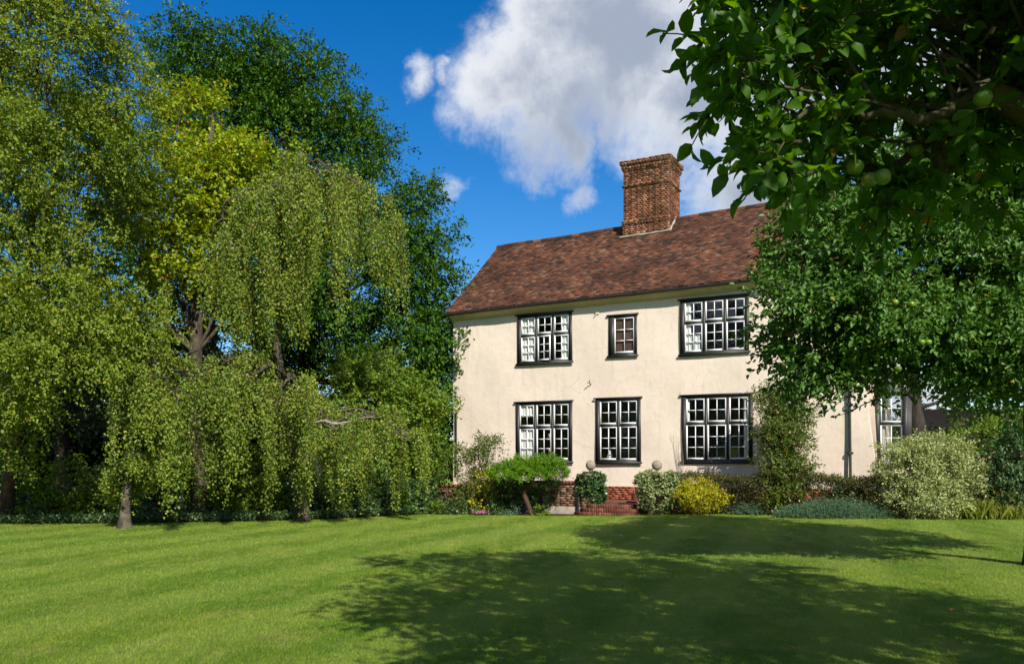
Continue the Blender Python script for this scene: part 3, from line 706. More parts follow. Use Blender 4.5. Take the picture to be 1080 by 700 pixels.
def tree(name, label, base, top, r0, lobes, lmat, bmat, per_m2=1.0, twigs=9, K=8, tl=.45, size=.1, shape='rhomb', droop=.1, group=None, inner=.45,
         upn=.6, outw=1.0, wr=.55, crad=.35, lean_pts=None, cat='tree', br_every=3, lump=.12, spread=.9, extra=None, fork=.35, stems=False, part='crown', twr=.025):
    base = np.asarray(base, float)
    t = thing(name, label, cat, tuple(base), 0, group); o = base.copy()
    tb = MB(); path = np.array([p for p in (lean_pts or [])]) if lean_pts else None
    if path is None:
        top = np.asarray(top, float); path = curve(base-np.array([0, 0, .2]), top, 10, .05)
    n = len(path); rad = np.interp(np.linspace(0, 1, n), [0, .05, .15, 1], [r0*1.35, r0*1.1, r0, r0*.25])
    tb.tube(path-o, rad, 12, wob=.18); tb.build('trunk', bmat, t, smooth=True)
    P, O, I = clumps(lobes, per_m2, inner, lump)
    bb = MB(); limb_end = {}
    for li, l in enumerate(lobes):
        c = np.array(l[:3]); k = int(np.clip((c[2]-base[2])*fork/max(path[-1][2]-base[2], .1)*n+n*.2, 1, n-1)); st = path[k]
        rr = rad[k]*.55; rr *= .6; cv = curve(st, c, 8, .12, .03); bb.tube(cv-o, np.linspace(rr, rr*.25, 8), 7, wob=.15); limb_end[li] = (cv, rr)
    for ci in range(0, len(P), br_every):
        cv, rr = limb_end[I[ci]]; k = rng.integers(3, 8); c = curve(cv[k], P[ci], 5, .14); bb.tube(c-o, np.linspace(max(rr*.22, .012), twr*.3, 5), 5)
    m = len(P); cs = np.repeat(.55+.9*rng.random(m), twigs)[:, None]; q = rdir(m*twigs); q = q*(rng.random((m*twigs, 1))**.45); q[:, 2] *= .62
    OO = np.repeat(P, twigs, 0)+q*crad*cs
    DD = np.repeat(O, twigs, 0)*outw*.4+q*1.1+rdir(m*twigs)*.6+np.array([0, 0, .2])
    lb = MB(); tw = tl*(.7+.6*rng.random(len(OO)))
    twig_leaves(lb, OO-o, DD, tw, K, size, shape, droop, spread, upn, wr, jit=size*.25, stems=bb if stems else None)
    if extra: extra(lb, bb, o)
    bb.build('branches', bmat, t, smooth=True)
    lb.build(part, lmat, t)
    return t

L_ = {}
L_['lime'] = leaf_mat('pale_birch_leaves', (.080,.150,.014), (.235,.295,.030), .27, .55, .22, (.30, .26, .03), .97)
L_['maple'] = leaf_mat('yellow_green_leaves', (.120,.215,.008), (.330,.385,.014), .32, .55, .22, (.32, .14, .03), .965)
L_['robinia'] = leaf_mat('deep_green_leaves', (.022,.078,.007), (.072,.162,.011), .22, .55, .22)
L_['weep'] = leaf_mat('weeping_birch_leaves', (.060,.130,.010), (.250,.315,.036), .28, .5, .28, (.33, .27, .04), .95)
L_['mid'] = leaf_mat('mid_green_leaves', (.065,.140,.012), (.175,.255,.022), .27, .5, .25, (.22, .20, .03), .97)
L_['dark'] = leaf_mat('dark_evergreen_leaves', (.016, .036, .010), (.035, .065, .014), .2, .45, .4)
L_['apple'] = leaf_mat('apple_leaves', (.036,.120,.008), (.090,.215,.016), .55, .45, .3, (.28, .17, .02), .992, 1.5)
L_['apple2'] = leaf_mat('fruit_tree_leaves', (.040,.120,.018), (.110,.225,.034), .25, .48, .32, (.25, .22, .03), .99, 1.0)
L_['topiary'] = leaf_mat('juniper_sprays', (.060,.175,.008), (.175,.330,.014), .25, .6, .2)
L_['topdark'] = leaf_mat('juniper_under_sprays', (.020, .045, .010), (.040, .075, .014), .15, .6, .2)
L_['yellow'] = leaf_mat('golden_leaves', (.30,.33,.012), (.52,.50,.025), .35, .5, .3, (.40, .18, .03), .9)
L_['varieg'] = leaf_mat('variegated_leaves', (.15,.22,.055), (.47,.50,.22), .3, .5, .3, None, .9, 3)
L_['ivyv'] = leaf_mat('variegated_ivy_leaves', (0.110, 0.176, 0.055), (0.374, 0.418, 0.187), .25, .5, .3, None, .9, 4)
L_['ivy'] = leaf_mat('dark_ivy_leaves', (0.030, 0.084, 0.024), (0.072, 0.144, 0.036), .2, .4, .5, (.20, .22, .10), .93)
L_['hedge'] = leaf_mat('hedge_leaves', (0.044, 0.057, 0.015), (0.094, 0.099, 0.024), .25, .5, .3, (.15, .07, .03), .93)
L_['blue'] = leaf_mat('blue_juniper_sprays', (.055,.120,.060), (.115,.200,.110), .2, .6, .2)
L_['climb'] = leaf_mat('tall_shrub_leaves', (.055,.110,.014), (.145,.200,.030), .35, .42, .45, (.24, .13, .04), .93)
L_['grassy'] = leaf_mat('border_blades', (0.160, 0.224, 0.032), (0.352, 0.384, 0.080), .35, .5, .3)
L_['pink'] = leaf_mat('pink_petals', (.45, .12, .30), (.62, .25, .45), .3, .6, .2)
L_['ochre'] = leaf_mat('fallen_leaf_brown', (.35, .16, .03), (.42, .22, .05), .2, .7, .2)
BK = bark_mat('grey_brown_bark', (.035, .027, .020), (.11, .09, .07), 7)
BKr = bark_mat('reddish_bark', (.03, .018, .012), (.085, .048, .030), 7)
BKd = bark_mat('dark_furrowed_bark', (.012, .010, .008), (.050, .040, .032), 9)
BKb = bark_mat('birch_bark', (.07, .06, .04), (.14, .12, .085), 5, 1.6, (.045, .038, .03))
BKm = bark_mat('mossy_apple_bark', (.030, .034, .014), (.085, .080, .040), 12, .6)
BKw = bark_mat('pale_twig_bark', (.20, .17, .14), (.32, .28, .24), 12, 1)

# --- far wood closing the view, plus unseen belt that darkens window reflections (one mass)
def far_wood():
    b = MB(); n = 9000
    X = rng.uniform(-110, 110, n); Y = 92+rng.random(n)*12; top = 8.0+3*np.sin(X*.16)+2*np.sin(X*.41+1)+1.0*np.sin(X*1.3)
    top = np.where(X > 8, top*.62, top)
    Z = rng.random(n)**.8*top; P = np.stack([X, Y, Z], 1)
    twig_leaves(b, P, rdir(n)+np.array([0, -.4, .4]), 1.0, 7, .75, 'rhomb', .1, .9, .6, .7, jit=.3)
    n = 5200; Y = rng.uniform(-70, 48, n); X = -46-rng.random(n)*8; Z = rng.random(n)**.8*(19+4*np.sin(Y*.2)+2*np.sin(Y*.7)); P = np.stack([X, Y, Z], 1)  # unseen belt out to the left, added so the panes reflect dark foliage
    twig_leaves(b, P, rdir(n)+np.array([.4, 0, .4]), 1.1, 7, .85, 'rhomb', .1, .9, .6, .7, jit=.3)
    tag(b.build('wood', L_['dark']), 'distant dark treeline closing the view, plus unseen belt added to darken window reflections', 'wood', kind='stuff')
far_wood()

# --- left group
yb = lambda Y: HY+1.6*F/Y
def gb(px, Y): q = at(px, HY, Y); return np.array([q[0], q[1], float(gz(q[0], q[1]))])
tree('leaning_tree', 'tall yellow green tree at left edge with small loose leaves down to the grass', gb(4, 23.5), at(40, 60, 21.5), .15,
     [lobe(60, 45, 21, 62, 58), lobe(-50, 60, 21, 80, 100), lobe(-20, 150, 20, 75, 60), lobe(120, 95, 22, 42, 60), lobe(85, 150, 21.5, 62, 38), lobe(15, 225, 20.5, 58, 42), lobe(130, 155, 23, 40, 35),
      lobe(-60, 260, 20, 60, 70), lobe(60, 320, 20, 75, 45), lobe(135, 335, 20.5, 48, 40), lobe(0, 345, 19.5, 60, 50), lobe(75, 380, 19.6, 50, 30), lobe(5, 410, 19.6, 34, 30), lobe(-8, 452, 20.6, 26, 22), lobe(14, 462, 21.5, 22, 26), lobe(38, 432, 21, 28, 18), lobe(60, 0, 21, 50, 40), lobe(60, 230, 22.5, 60, 40), lobe(120, 210, 23, 40, 30), lobe(-30, -50, 21, 90, 70)],
     L_['lime'], BKr, per_m2=1.35, twigs=30, K=11, tl=.36, size=.075, droop=.35, crad=.55, wr=.65, inner=.35)
tree('ash_tree', 'green broadleaf tree filling in behind the tall left tree and the yellow green tree', gb(70, 31), at(80, 110, 30), .2,
     [lobe(40, 130, 30, 62, 48), lobe(110, 165, 30, 50, 40), lobe(20, 330, 29, 60, 50), lobe(90, 330, 29.5, 55, 46), lobe(160, 340, 30, 55, 45), lobe(165, 265, 30, 42, 34), lobe(30, 250, 30, 30, 22), lobe(230, 340, 30, 45, 42), lobe(225, 270, 30.5, 40, 36)],
     L_['robinia'], BKd, per_m2=.8, twigs=26, K=9, tl=.45, size=.14, droop=.2, crad=.75, wr=.55, upn=1.0, inner=.4)
tree('maple_tree', 'bright yellow green broadleaf tree between tall left tree and weeping birch', gb(215, 26.5), at(225, 120, 26), .26,
     [lobe(222, 165, 25.5, 48, 38), lobe(180, 205, 25, 45, 36), lobe(275, 185, 26, 42, 38), lobe(195, 110, 26, 32, 26), lobe(245, 232, 25.5, 45, 32), lobe(165, 265, 25, 48, 32), lobe(300, 225, 26, 32, 30), lobe(130, 232, 25.5, 30, 30), lobe(205, 300, 26, 45, 28), lobe(95, 282, 25, 30, 22)],
     L_['maple'], BK, per_m2=1.3, twigs=26, K=8, tl=.36, size=.11, droop=.1, crad=.52, wr=.8, upn=.9, inner=.35)
tree('robinia_tree', 'tallest deep green tree rising behind the weeping birch', gb(330, 36), at(300, 110, 34.5), .42,
     [lobe(205, 60, 34, 38, 34), lobe(262, 68, 34, 42, 40), lobe(320, 82, 34, 42, 36), lobe(352, 122, 33.5, 40, 30), lobe(225, 120, 34, 60, 50), lobe(300, 150, 34, 60, 48), lobe(378, 160, 33.5, 28, 22), lobe(375, 208, 33, 45, 30),
      lobe(425, 208, 33, 26, 20), lobe(420, 250, 32.5, 44, 28), lobe(455, 268, 32.5, 20, 26), lobe(432, 310, 32.5, 42, 38), lobe(360, 300, 33.5, 60, 70), lobe(440, 365, 32, 32, 40), lobe(280, 235, 35, 70, 60), lobe(400, 400, 33, 42, 55), lobe(448, 425, 32.5, 20, 45), lobe(310, 340, 35, 60, 60), lobe(462, 375, 32, 20, 55), lobe(466, 310, 33, 16, 34), lobe(466, 450, 33, 18, 50)],
     L_['robinia'], BKd, per_m2=.85, twigs=30, K=10, tl=.5, size=.15, droop=.25, crad=.85, wr=.5, upn=1.2, inner=.5, br_every=3)
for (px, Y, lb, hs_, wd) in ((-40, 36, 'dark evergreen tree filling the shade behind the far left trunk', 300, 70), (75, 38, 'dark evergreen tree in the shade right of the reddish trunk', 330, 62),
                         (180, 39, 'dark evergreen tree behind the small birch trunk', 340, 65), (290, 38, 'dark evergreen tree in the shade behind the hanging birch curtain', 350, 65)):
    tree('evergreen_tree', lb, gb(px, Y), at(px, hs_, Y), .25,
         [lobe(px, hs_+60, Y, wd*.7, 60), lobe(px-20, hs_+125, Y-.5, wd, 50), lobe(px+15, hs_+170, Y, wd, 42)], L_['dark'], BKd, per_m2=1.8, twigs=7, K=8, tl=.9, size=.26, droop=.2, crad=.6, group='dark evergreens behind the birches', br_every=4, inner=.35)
tree('hazel_tree', 'light green bushy tree between the weeping birch and the corner of the house', gb(410, 29), at(410, 420, 29), .16,
     [lobe(400, 408, 28.5, 46, 36), lobe(365, 430, 28.5, 42, 48), lobe(432, 440, 28, 32, 40), lobe(440, 490, 28, 22, 38), lobe(395, 480, 28.5, 45, 40), lobe(385, 385, 29, 30, 22), lobe(452, 455, 28.5, 20, 50)],
     L_['mid'], BK, per_m2=1.4, twigs=22, K=8, tl=.34, size=.10, droop=.15, crad=.5, wr=.7)

# weeping birches: limbs that arch over and let hanging strands fall
def weeping(name, label, trunk, limbs, bm, strand_len, dens, leafm, size=.06, seed=1):
    o = np.array(trunk[0], float); t = thing(name, label, 'tree', tuple(o))
    tb = MB(); n = len(trunk); tp = np.array(trunk); tt = np.linspace(0, 1, 14); tp = np.array([[np.interp(q, np.linspace(0, 1, n), tp[:, k]) for k in range(3)] for q in tt])
    ks = .72 if bm is BKb else 1
    tb.tube(tp-o, ks*np.interp(tt, [0, .06, .2, 1], [.26, .20, .15, .03]), 14, wob=.16); tb.build('trunk', bm, t, smooth=True)
    bb = MB(); lf = MB(); sP = []; sL = []; sD = []
    for (pts, r, ln, dn) in limbs:
        pts = np.array(pts, float); m = 22; u = np.linspace(0, 1, m); kk = np.linspace(0, 1, len(pts))
        # smooth (Catmull-like) resample
        c = np.array([[np.interp(q, kk, pts[:, k]) for k in range(3)] for q in u])
        for _ in range(3): c[1:-1] = (c[:-2]+2*c[1:-1]+c[2:])/4
        c[1:-1] += rng.normal(size=(m-2, 3))*.05
        bb.tube(c-o, np.linspace(r, .012, m), 7, wob=.2)
        LEN = np.sum(np.linalg.norm(np.diff(c, axis=0), axis=1)); ns = int(LEN*dn)
        nb = max(2, int(ns/19))
        for s in range(nb):
            q = .12+.88*(s+rng.random())/nb; p = np.array([np.interp(q, u, c[:, k]) for k in range(3)])
            off = rng.normal(size=3)*np.array([.45, .5, .16]); e = p+off*(.5+.7*q)
            bb.tube(curve(p, e+[0, 0, .05], 4, .2)-o, [.016, .012, .008, .005], 4); bl = ln*(.3+1.15*rng.random()**1.2)
            dd = nrm(off*np.array([1, 1, 0])+rng.normal(size=3)*.1)
            for _ in range(int(rng.integers(9, 25))):
                sP.append(e+rng.normal(size=3)*np.array([.075, .075, .08])); sD.append(nrm(dd+rng.normal(size=3)*.45*np.array([1, 1, 0]))); sL.append(bl*(.6+.5*rng.random()))
    sP = np.array(sP); sD = np.array(sD); sL = np.array(sL); m = len(sP)
    g = gz(sP[:, 0], sP[:, 1])+.15+rng.random(m)*.5; sL = np.minimum(sL, np.maximum(sP[:, 2]-g, .3))
    K = 60; q = (np.arange(K)/K)[None]+rng.random((m, K))*.02
    nleaf = np.ceil(sL/strand_len*K)
    P = sP[:, None]+sD[:, None]*(np.minimum(1, .5+0*sL)[:, None]*.38*(1-np.exp(-q*3)))[..., None]
    P[..., 2] -= (sL[:, None]*q**1.15)
    sway = np.sin(q*5+rng.random((m, 1))*6)*.05; P[..., 0] += sway; P[..., 1] += sway*.6
    keep = rng.random((m, K)) < np.clip(sL/2.2, .35, 1)[:, None]
    P2 = P+rng.normal(size=P.shape)*.045
    A = rng.normal(size=P.shape)*.7+np.array([0, 0, -.75]); N = rng.normal(size=P.shape)*.8+np.array([0, -.5, .5])
    kf = keep.ravel(); Pf = P2.reshape(-1, 3)[kf]-o
    leaves(lf, Pf, A.reshape(-1, 3)[kf], N.reshape(-1, 3)[kf], size*(.7+.6*rng.random(len(Pf))), 'rhomb', .75)
    for i in range(0, m, 2): bb.tube(P[i, ::9]-o, np.linspace(.005, .002, len(P[i, ::9])), 3)
    bb.build('branches', BKd if bm is BKb else bm, t, smooth=True); lf.build('crown', leafm, t)
    return t, bb
A_ = at
weeping('weeping_birch', 'large weeping birch with long hanging curtains of small leaves in front of dark trees',
        [gb(318, 24.5), A_(315, 500, 24.6), A_(300, 430, 24.6), A_(290, 350, 24.5), A_(302, 270, 24.3), A_(298, 215, 24.3), A_(320, 172, 24.3)],
        [([A_(300, 300, 24.3), A_(296, 268, 23.3), A_(304, 290, 22.7)], .04, 1.7, 50), ([A_(302, 240, 24.3), A_(318, 215, 23.2), A_(332, 238, 22.6)], .04, 2.0, 50),
         ([A_(300, 220, 24.3), A_(330, 178, 24), A_(362, 180, 23.8), A_(388, 205, 23.6)], .06, 2.9, 46),
         ([A_(300, 230, 24.3), A_(345, 190, 24.8), A_(375, 205, 25.2), A_(394, 240, 25.4)], .05, 2.6, 45),
         ([A_(300, 210, 24.3), A_(310, 172, 23.5), A_(340, 170, 23), A_(365, 195, 22.7)], .05, 2.8, 50),
         ([A_(300, 240, 24.3), A_(280, 190, 23.8), A_(245, 205, 23.3), A_(222, 250, 23)], .06, 2.8, 46),
         ([A_(300, 250, 24.3), A_(265, 235, 23.2), A_(232, 262, 22.7), A_(208, 290, 22.6)], .05, 2.4, 55),
         ([A_(302, 230, 24.3), A_(300, 195, 22.9), A_(285, 200, 22.2), A_(270, 230, 21.9)], .05, 2.4, 45),
         ([A_(305, 330, 24.3), A_(260, 300, 23.3), A_(235, 330, 22.9)], .05, 1.8, 45),
         ([A_(305, 400, 24.3), A_(270, 375, 23.2), A_(230, 380, 22.4), A_(200, 410, 22.0)], .07, 3.0, 58),
         ([A_(305, 400, 24.3), A_(285, 385, 22.8), A_(255, 395, 21.9), A_(235, 430, 21.5)], .06, 2.6, 48),
         ([A_(308, 430, 24.3), A_(310, 400, 22.9), A_(300, 400, 22.2), A_(290, 430, 21.8)], .06, 2.4, 46),
         ([A_(308, 440, 24.3), A_(335, 442, 23.6), A_(372, 440, 23.3), A_(405, 442, 23.2), A_(432, 465, 23.2)], .07, 2.1, 54),
         ([A_(308, 450, 24.3), A_(340, 435, 24.6), A_(385, 432, 24.8), A_(425, 450, 24.8), A_(442, 480, 24.9)], .06, 2.0, 46),
         ([A_(308, 440, 24.3), A_(330, 420, 23.2), A_(345, 440, 22.5), A_(365, 470, 22.3)], .06, 1.8, 46)],
        BK, 3.0, 1, L_['weep'], .064)
weeping('weeping_birch', 'small weeping birch with pale mottled trunk standing at the lawn edge',
        [gb(131, 21.2), A_(133, 520, 21.2), A_(142, 470, 21.3), A_(150, 410, 21.5), A_(160, 375, 21.7)],
        [([A_(148, 420, 21.4), A_(175, 385, 21.2), A_(205, 395, 21.0), A_(225, 430, 20.9)], .06, 2.4, 52),
         ([A_(150, 410, 21.5), A_(170, 370, 21.8), A_(210, 370, 22), A_(240, 400, 22)], .05, 2.6, 46),
         ([A_(148, 430, 21.4), A_(160, 395, 20.8), A_(178, 400, 20.3), A_(192, 430, 20.1)], .05, 2.1, 46),
         ([A_(150, 405, 21.5), A_(142, 385, 21.6), A_(128, 400, 21.7)], .04, 1.7, 50),
         ([A_(136, 500, 21.2), A_(124, 492, 21), A_(112, 505, 20.9)], .02, .7, 40), ([A_(138, 490, 21.2), A_(133, 478, 20.9), A_(138, 490, 20.7)], .015, .6, 60)],
        BKb, 2.6, 1, L_['weep'], .064)
# dead pale boughs on the big birch
for k, (lb, pts) in enumerate((('dead pale bough curling out of the upper birch foliage', [(252, 262, 23), (240, 262, 22.6), (234, 250, 22.4), (239, 243, 22.3), (228, 262, 22.2), (218, 268, 22.1)]),
                      ('bare white bough lying across the lower birch foliage', [(330, 446, 22.1), (342, 443, 21.9), (352, 447, 21.9), (366, 445, 22.0), (378, 441, 22.2), (395, 439, 22.4)]))):
    b = MB(); P = np.array([at(*p) for p in pts]); o = P[0]; P = np.array([[np.interp(q, np.linspace(0, 1, len(P)), P[:, k_]) for k_ in range(3)] for q in np.linspace(0, 1, 14)])
    t = thing('dead_bough', lb, 'branch', tuple(o)); b.tube(P-o, np.linspace(.035, .008, 14), 7, wob=.3)
    for q in (3, 6, 9): b.tube(curve(P[q], P[q]+rng.normal(size=3)*.28, 4, .3)-o, [.02, .015, .01, .005], 5)
    b.build('limb', BKw, t, smooth=True)

# --- undergrowth along the wood edge
def shrub(name, label, lobes, lm, base, per_m2=6, twigs=5, K=6, tl=.22, size=.07, shape='rhomb', droop=.1, cat='shrub', bm=None, r0=.03, group=None, stems=5, inner=.3, upn=.6, wr=.6, crad=.15, outw=1.0, part='foliage', spread=.9, lump=.15):
    base = np.asarray(base, float); t = thing(name, label, cat, tuple(base), 0, group)
    P, O, I = clumps(lobes, per_m2, inner, lump); m = len(P)
    P[:, 2] = np.maximum(P[:, 2], gz(P[:, 0], P[:, 1])+.06)
    sb = MB(); idx = rng.choice(m, min(m, stems*3), replace=False)
    for i in idx: sb.tube(curve(base+np.array([rng.normal()*.06, rng.normal()*.06, -.05]), P[i], 6, .12)-base, np.linspace(r0, r0*.25, 6), 5)
    sb.build('stems', bm or BK, t, smooth=True)
    lb = MB(); OO = np.repeat(P, twigs, 0)+rdir(m*twigs)*crad*rng.random((m*twigs, 1)); DD = np.repeat(O, twigs, 0)*outw+rdir(m*twigs)*.8+np.array([0, 0, .3])
    twig_leaves(lb, OO-base, DD, tl*(.6+.8*rng.random(len(OO))), K, size, shape, droop, spread, upn, wr, jit=size*.3)
    lb.build(part, lm, t); return t
us = [(-20, 24.5, 50, 34), (35, 24, 36, 26), (75, 24.5, 30, 34), (110, 26, 40, 30), (165, 25.5, 34, 20), (225, 26.5, 45, 40), (270, 26.5, 40, 34), (330, 27, 50, 34), (390, 27.5, 45, 28), (435, 28, 30, 24)]
ul = ['low leafy bush in shade at the far left edge of the wood', 'small pale leaved bush right of the far left trunk', 'bush with lit tips in the shade left of the small birch trunk', 'dark bush behind the small birch trunk',
      'low bush just right of the small birch trunk', 'rounded green bush seen in the gap between the two birches', 'green bush under the left side of the large birch curtain', 'dark bush under the middle of the large birch',
      'dark bush under the right side of the large birch', 'dark bush beside the brick wall at the house corner']
for (px, Y, rx, ry), lb in zip(us, ul):
    y0 = HY+1.6*F/Y
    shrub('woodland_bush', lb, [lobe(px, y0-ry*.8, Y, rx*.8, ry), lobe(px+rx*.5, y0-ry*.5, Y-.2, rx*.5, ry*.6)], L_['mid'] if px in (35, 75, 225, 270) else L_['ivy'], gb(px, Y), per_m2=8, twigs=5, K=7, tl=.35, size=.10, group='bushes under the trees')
def ground_cover():
    b = MB(); n = 15000; u = rng.random(n); X = -26+u*23; fy = np.interp(X, [-26, -16, -10, -6, -3.2], [21.4, 22.4, 23.1, 24.5, 26.9]); Y = fy+rng.random(n)**1.6*5-.15
    P = np.stack([X, Y, gz(X, Y)+.02+rng.random(n)*.10], 1); twig_leaves(b, P, rdir(n)*.7+np.array([0, -.2, 1]), .14, 3, .07, 'rhomb', .1, .9, .8, .8)
    tag(b.build('ground_ivy', L_['ivy']), 'low ivy and weeds carpeting the ground under the left trees', 'ground cover', kind='stuff')
ground_cover()
tree('woodland_tree', 'slim dark trunk standing in the shade left of the birch curtain', gb(62, 27), at(66, 330, 27), .17, [lobe(66, 400, 28, 40, 30), lobe(40, 440, 27.5, 30, 22), lobe(100, 430, 28, 34, 26)], L_['dark'], BKd, per_m2=1.5, twigs=6, K=8, tl=.5, size=.14)
tree('woodland_tree', 'dark trunk in the gap between the two weeping birches', gb(232, 28), at(225, 330, 28), .2, [lobe(232, 420, 29, 36, 30), lobe(200, 440, 29, 30, 24), lobe(255, 460, 29.5, 30, 30)], L_['dark'], BKd, per_m2=1.5, twigs=6, K=8, tl=.5, size=.14)

# --- garden border along the house
def low(name, label, px, Y, rx, ry, lm, cat='plant', group='low plants along the border edge', size=.055, tl=.14, per=45, **kw):
    y0 = HY+(1.6-float(gz((px-CX)/F*Y, Y)))*F/Y
    return shrub(name, label, [lobe(px, y0-ry*.55, Y, rx, ry*.75)], lm, gb(px, Y), per_m2=per, twigs=4, K=6, tl=tl, size=size, group=group, cat=cat, crad=.06, r0=.008, stems=3, **kw)
# airy tall shrub by the left corner
shrub('slender_shrub', 'tall airy shrub with thin arching stems against the left end of the cream wall',
      [lobe(503, 475, 27.3, 20, 16), lobe(520, 468, 27.3, 16, 9), lobe(488, 500, 27.3, 13, 26), lobe(506, 505, 27.3, 12, 24), lobe(492, 530, 27.2, 16, 14)],
      L_['climb'], gb(497, 27.3), per_m2=10, twigs=4, K=7, tl=.4, size=.105, droop=.35, stems=8, r0=.018, wr=.32, inner=.1, crad=.12, upn=.3)
shrub('golden_shrub', 'narrow yellow green shrub left of the leaning juniper', [lobe(512, 508, 27.1, 12, 14), lobe(508, 527, 27.0, 14, 13)], L_['yellow'], gb(510, 27.1), per_m2=22, size=.07, tl=.2, twigs=4)
shrub('round_shrub', 'dark green rounded shrub in shade between golden shrub and juniper trunk', [lobe(532, 524, 27.0, 20, 17), lobe(545, 517, 27.2, 16, 12)], L_['ivy'], gb(535, 27), per_m2=20, size=.07, tl=.2)
# leaning clipped juniper
def juniper():
    Y = 26.2; base = gb(559, Y); t = thing('clipped_juniper', 'flat topped bright green juniper on a leaning bare trunk before the wall', 'shrub', tuple(base))
    b = MB(); J = lambda px, py, d=0: at(px, py, Y+d)-base
    b.tube([J(562, 548), J(560, 541), J(557, 532), J(553, 522), J(552, 512)], [.11, .085, .075, .07, .06], 9, wob=.3)
    for e in ((530, 505, -.3), (545, 500, .3), (565, 500, -.3), (580, 503, .2), (560, 498, .4), (535, 498, .5)):
        b.tube(curve(J(553, 516), J(*e), 6, .15), np.linspace(.05, .015, 6), 6)
    b.build('trunk', BKr, t, smooth=True)
    def spray(lobes, per, m, name, sz=.12):
        P, O, _ = clumps(lobes, per, .45, .1); P = P-base; k = 7; OO = np.repeat(P, k, 0)+rdir(len(P)*k)*.05; DD = np.repeat(O, k, 0)*np.array([1, 1, .25])+rdir(len(P)*k)*.35+np.array([0, 0, .35]); lb = MB()
        twig_leaves(lb, OO, DD, .16, 7, sz*.55, 'rhomb', .1, .45, .9, .28, jit=.012); lb.build(name, m, t)
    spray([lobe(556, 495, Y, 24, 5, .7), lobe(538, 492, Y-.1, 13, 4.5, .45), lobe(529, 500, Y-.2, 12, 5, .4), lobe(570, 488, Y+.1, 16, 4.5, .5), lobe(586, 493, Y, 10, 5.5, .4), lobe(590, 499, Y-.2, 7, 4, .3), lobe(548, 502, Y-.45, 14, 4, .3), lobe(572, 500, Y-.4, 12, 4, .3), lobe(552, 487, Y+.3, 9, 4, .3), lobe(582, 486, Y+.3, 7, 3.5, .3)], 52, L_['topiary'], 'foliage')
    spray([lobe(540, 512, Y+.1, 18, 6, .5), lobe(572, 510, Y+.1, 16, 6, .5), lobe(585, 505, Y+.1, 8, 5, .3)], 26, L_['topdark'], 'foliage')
juniper()
shrub('round_shrub', 'dark shrub in shade under the juniper canopy right of its trunk', [lobe(575, 524, 27.2, 16, 13)], L_['ivy'], gb(575, 27.2), per_m2=20, size=.06, tl=.18)
low('low_plant', 'small green plant left of the pink flowers', 482, 26.9, 13, 9, L_['ivy']); low('low_plant', 'green cushion plant below the slender shrub', 462, 27.2, 12, 8, L_['mid'])
t = low('flowering_plant', 'clump of pink flowers at the foot of the golden shrub', 507, 26.7, 8, 6, L_['ivy'], 'flowers', None)
b = MB(); o = np.array(t.location); n = 70; P = at(507, 541, 26.55)+rng.normal(size=(n, 3))*np.array([.16, .12, .05]); P = np.repeat(P, 6, 0); P[:, 2] = np.maximum(P[:, 2], .08); leaves(b, P-o, rdir(n*6)+np.array([0, 0, .3]), rdir(n*6)+np.array([0, -.5, .6]), .04, 'rhomb', .8); b.build('flowers', L_['pink'], t)
low('low_plant', 'pale bluish tuft in shade behind the juniper trunk', 540, 26.5, 10, 5, L_['blue']); low('low_plant', 'small green clump right of the juniper trunk', 571, 26.2, 8, 6, L_['mid']); low('low_plant', 'green clump right of the pink flowers', 524, 26.6, 10, 7, L_['ivy'])
# ivy on the piers
def ivy(name, label, lobes, lm, base, per=70, size=.075): return shrub(name, label, lobes, lm, base, per_m2=per, twigs=5, K=5, tl=.09, size=size, cat='ivy', inner=.75, crad=.04, r0=.01, wr=.85, lump=.04)
dp1 = hw(6.23, -2.0)[1]
ivy('ivy', 'dark ivy wrapped round the top of the left pier', [lobe(623, 505, dp1-.05, 13, 5, .34), lobe(624, 513, dp1-.05, 13, 9, .33), lobe(629, 524, dp1-.1, 8, 10, .25), lobe(629, 536, dp1-.2, 5, 7, .12)], L_['ivy'], hw(6.23, -2.25))
dp2 = hw(8.37, -2.0)[1]
shrub('variegated_ivy', 'cream and green variegated ivy mound burying the right pier', [lobe(685, 507, dp2-.1, 13, 8, .5), lobe(700, 509, dp2-.1, 14, 11, .5), lobe(693, 522, dp2-.15, 18, 18, .5), lobe(710, 512, dp2, 12, 12, .4)], L_['ivyv'], gb(693, dp2), per_m2=45, twigs=4, K=5, tl=.12, size=.075, cat='ivy', inner=.6, crad=.05, wr=.85, lump=.06)
shrub('twiggy_shrub', 'bare upright twigs rising beside the variegated ivy', [lobe(712, 487, dp2+.2, 7, 14, .15)], L_['hedge'], hw(8.95, -1.8), per_m2=4, twigs=1, K=3, tl=.2, size=.04, stems=9, r0=.012, bm=BKw, inner=.2)
t_b = MB(); o = hw(8.95, -1.5)
tt_ = thing('bare_stems', 'thin bare brown stems standing above the ivy against the wall', 'plant', tuple(o))
for k in range(16):
    e = at(706+rng.random()*14, 452+rng.random()*22, o[1]+rng.normal()*.08); t_b.tube(curve(np.array([o[0], o[1], .9]), e, 6, .05)-o, np.linspace(.007, .002, 6), 4)
t_b.build('stems', BKw, tt_)
shrub('golden_shrub', 'broad bright yellow shrub below the wide ground floor window', [lobe(738, 526, 24.8, 24, 15), lobe(727, 521, 24.8, 14, 12), lobe(752, 524, 24.8, 13, 12), lobe(738, 516, 24.9, 16, 8)], L_['yellow'], gb(738, 24.8), per_m2=30, twigs=4, K=7, tl=.18, size=.065, wr=.5)
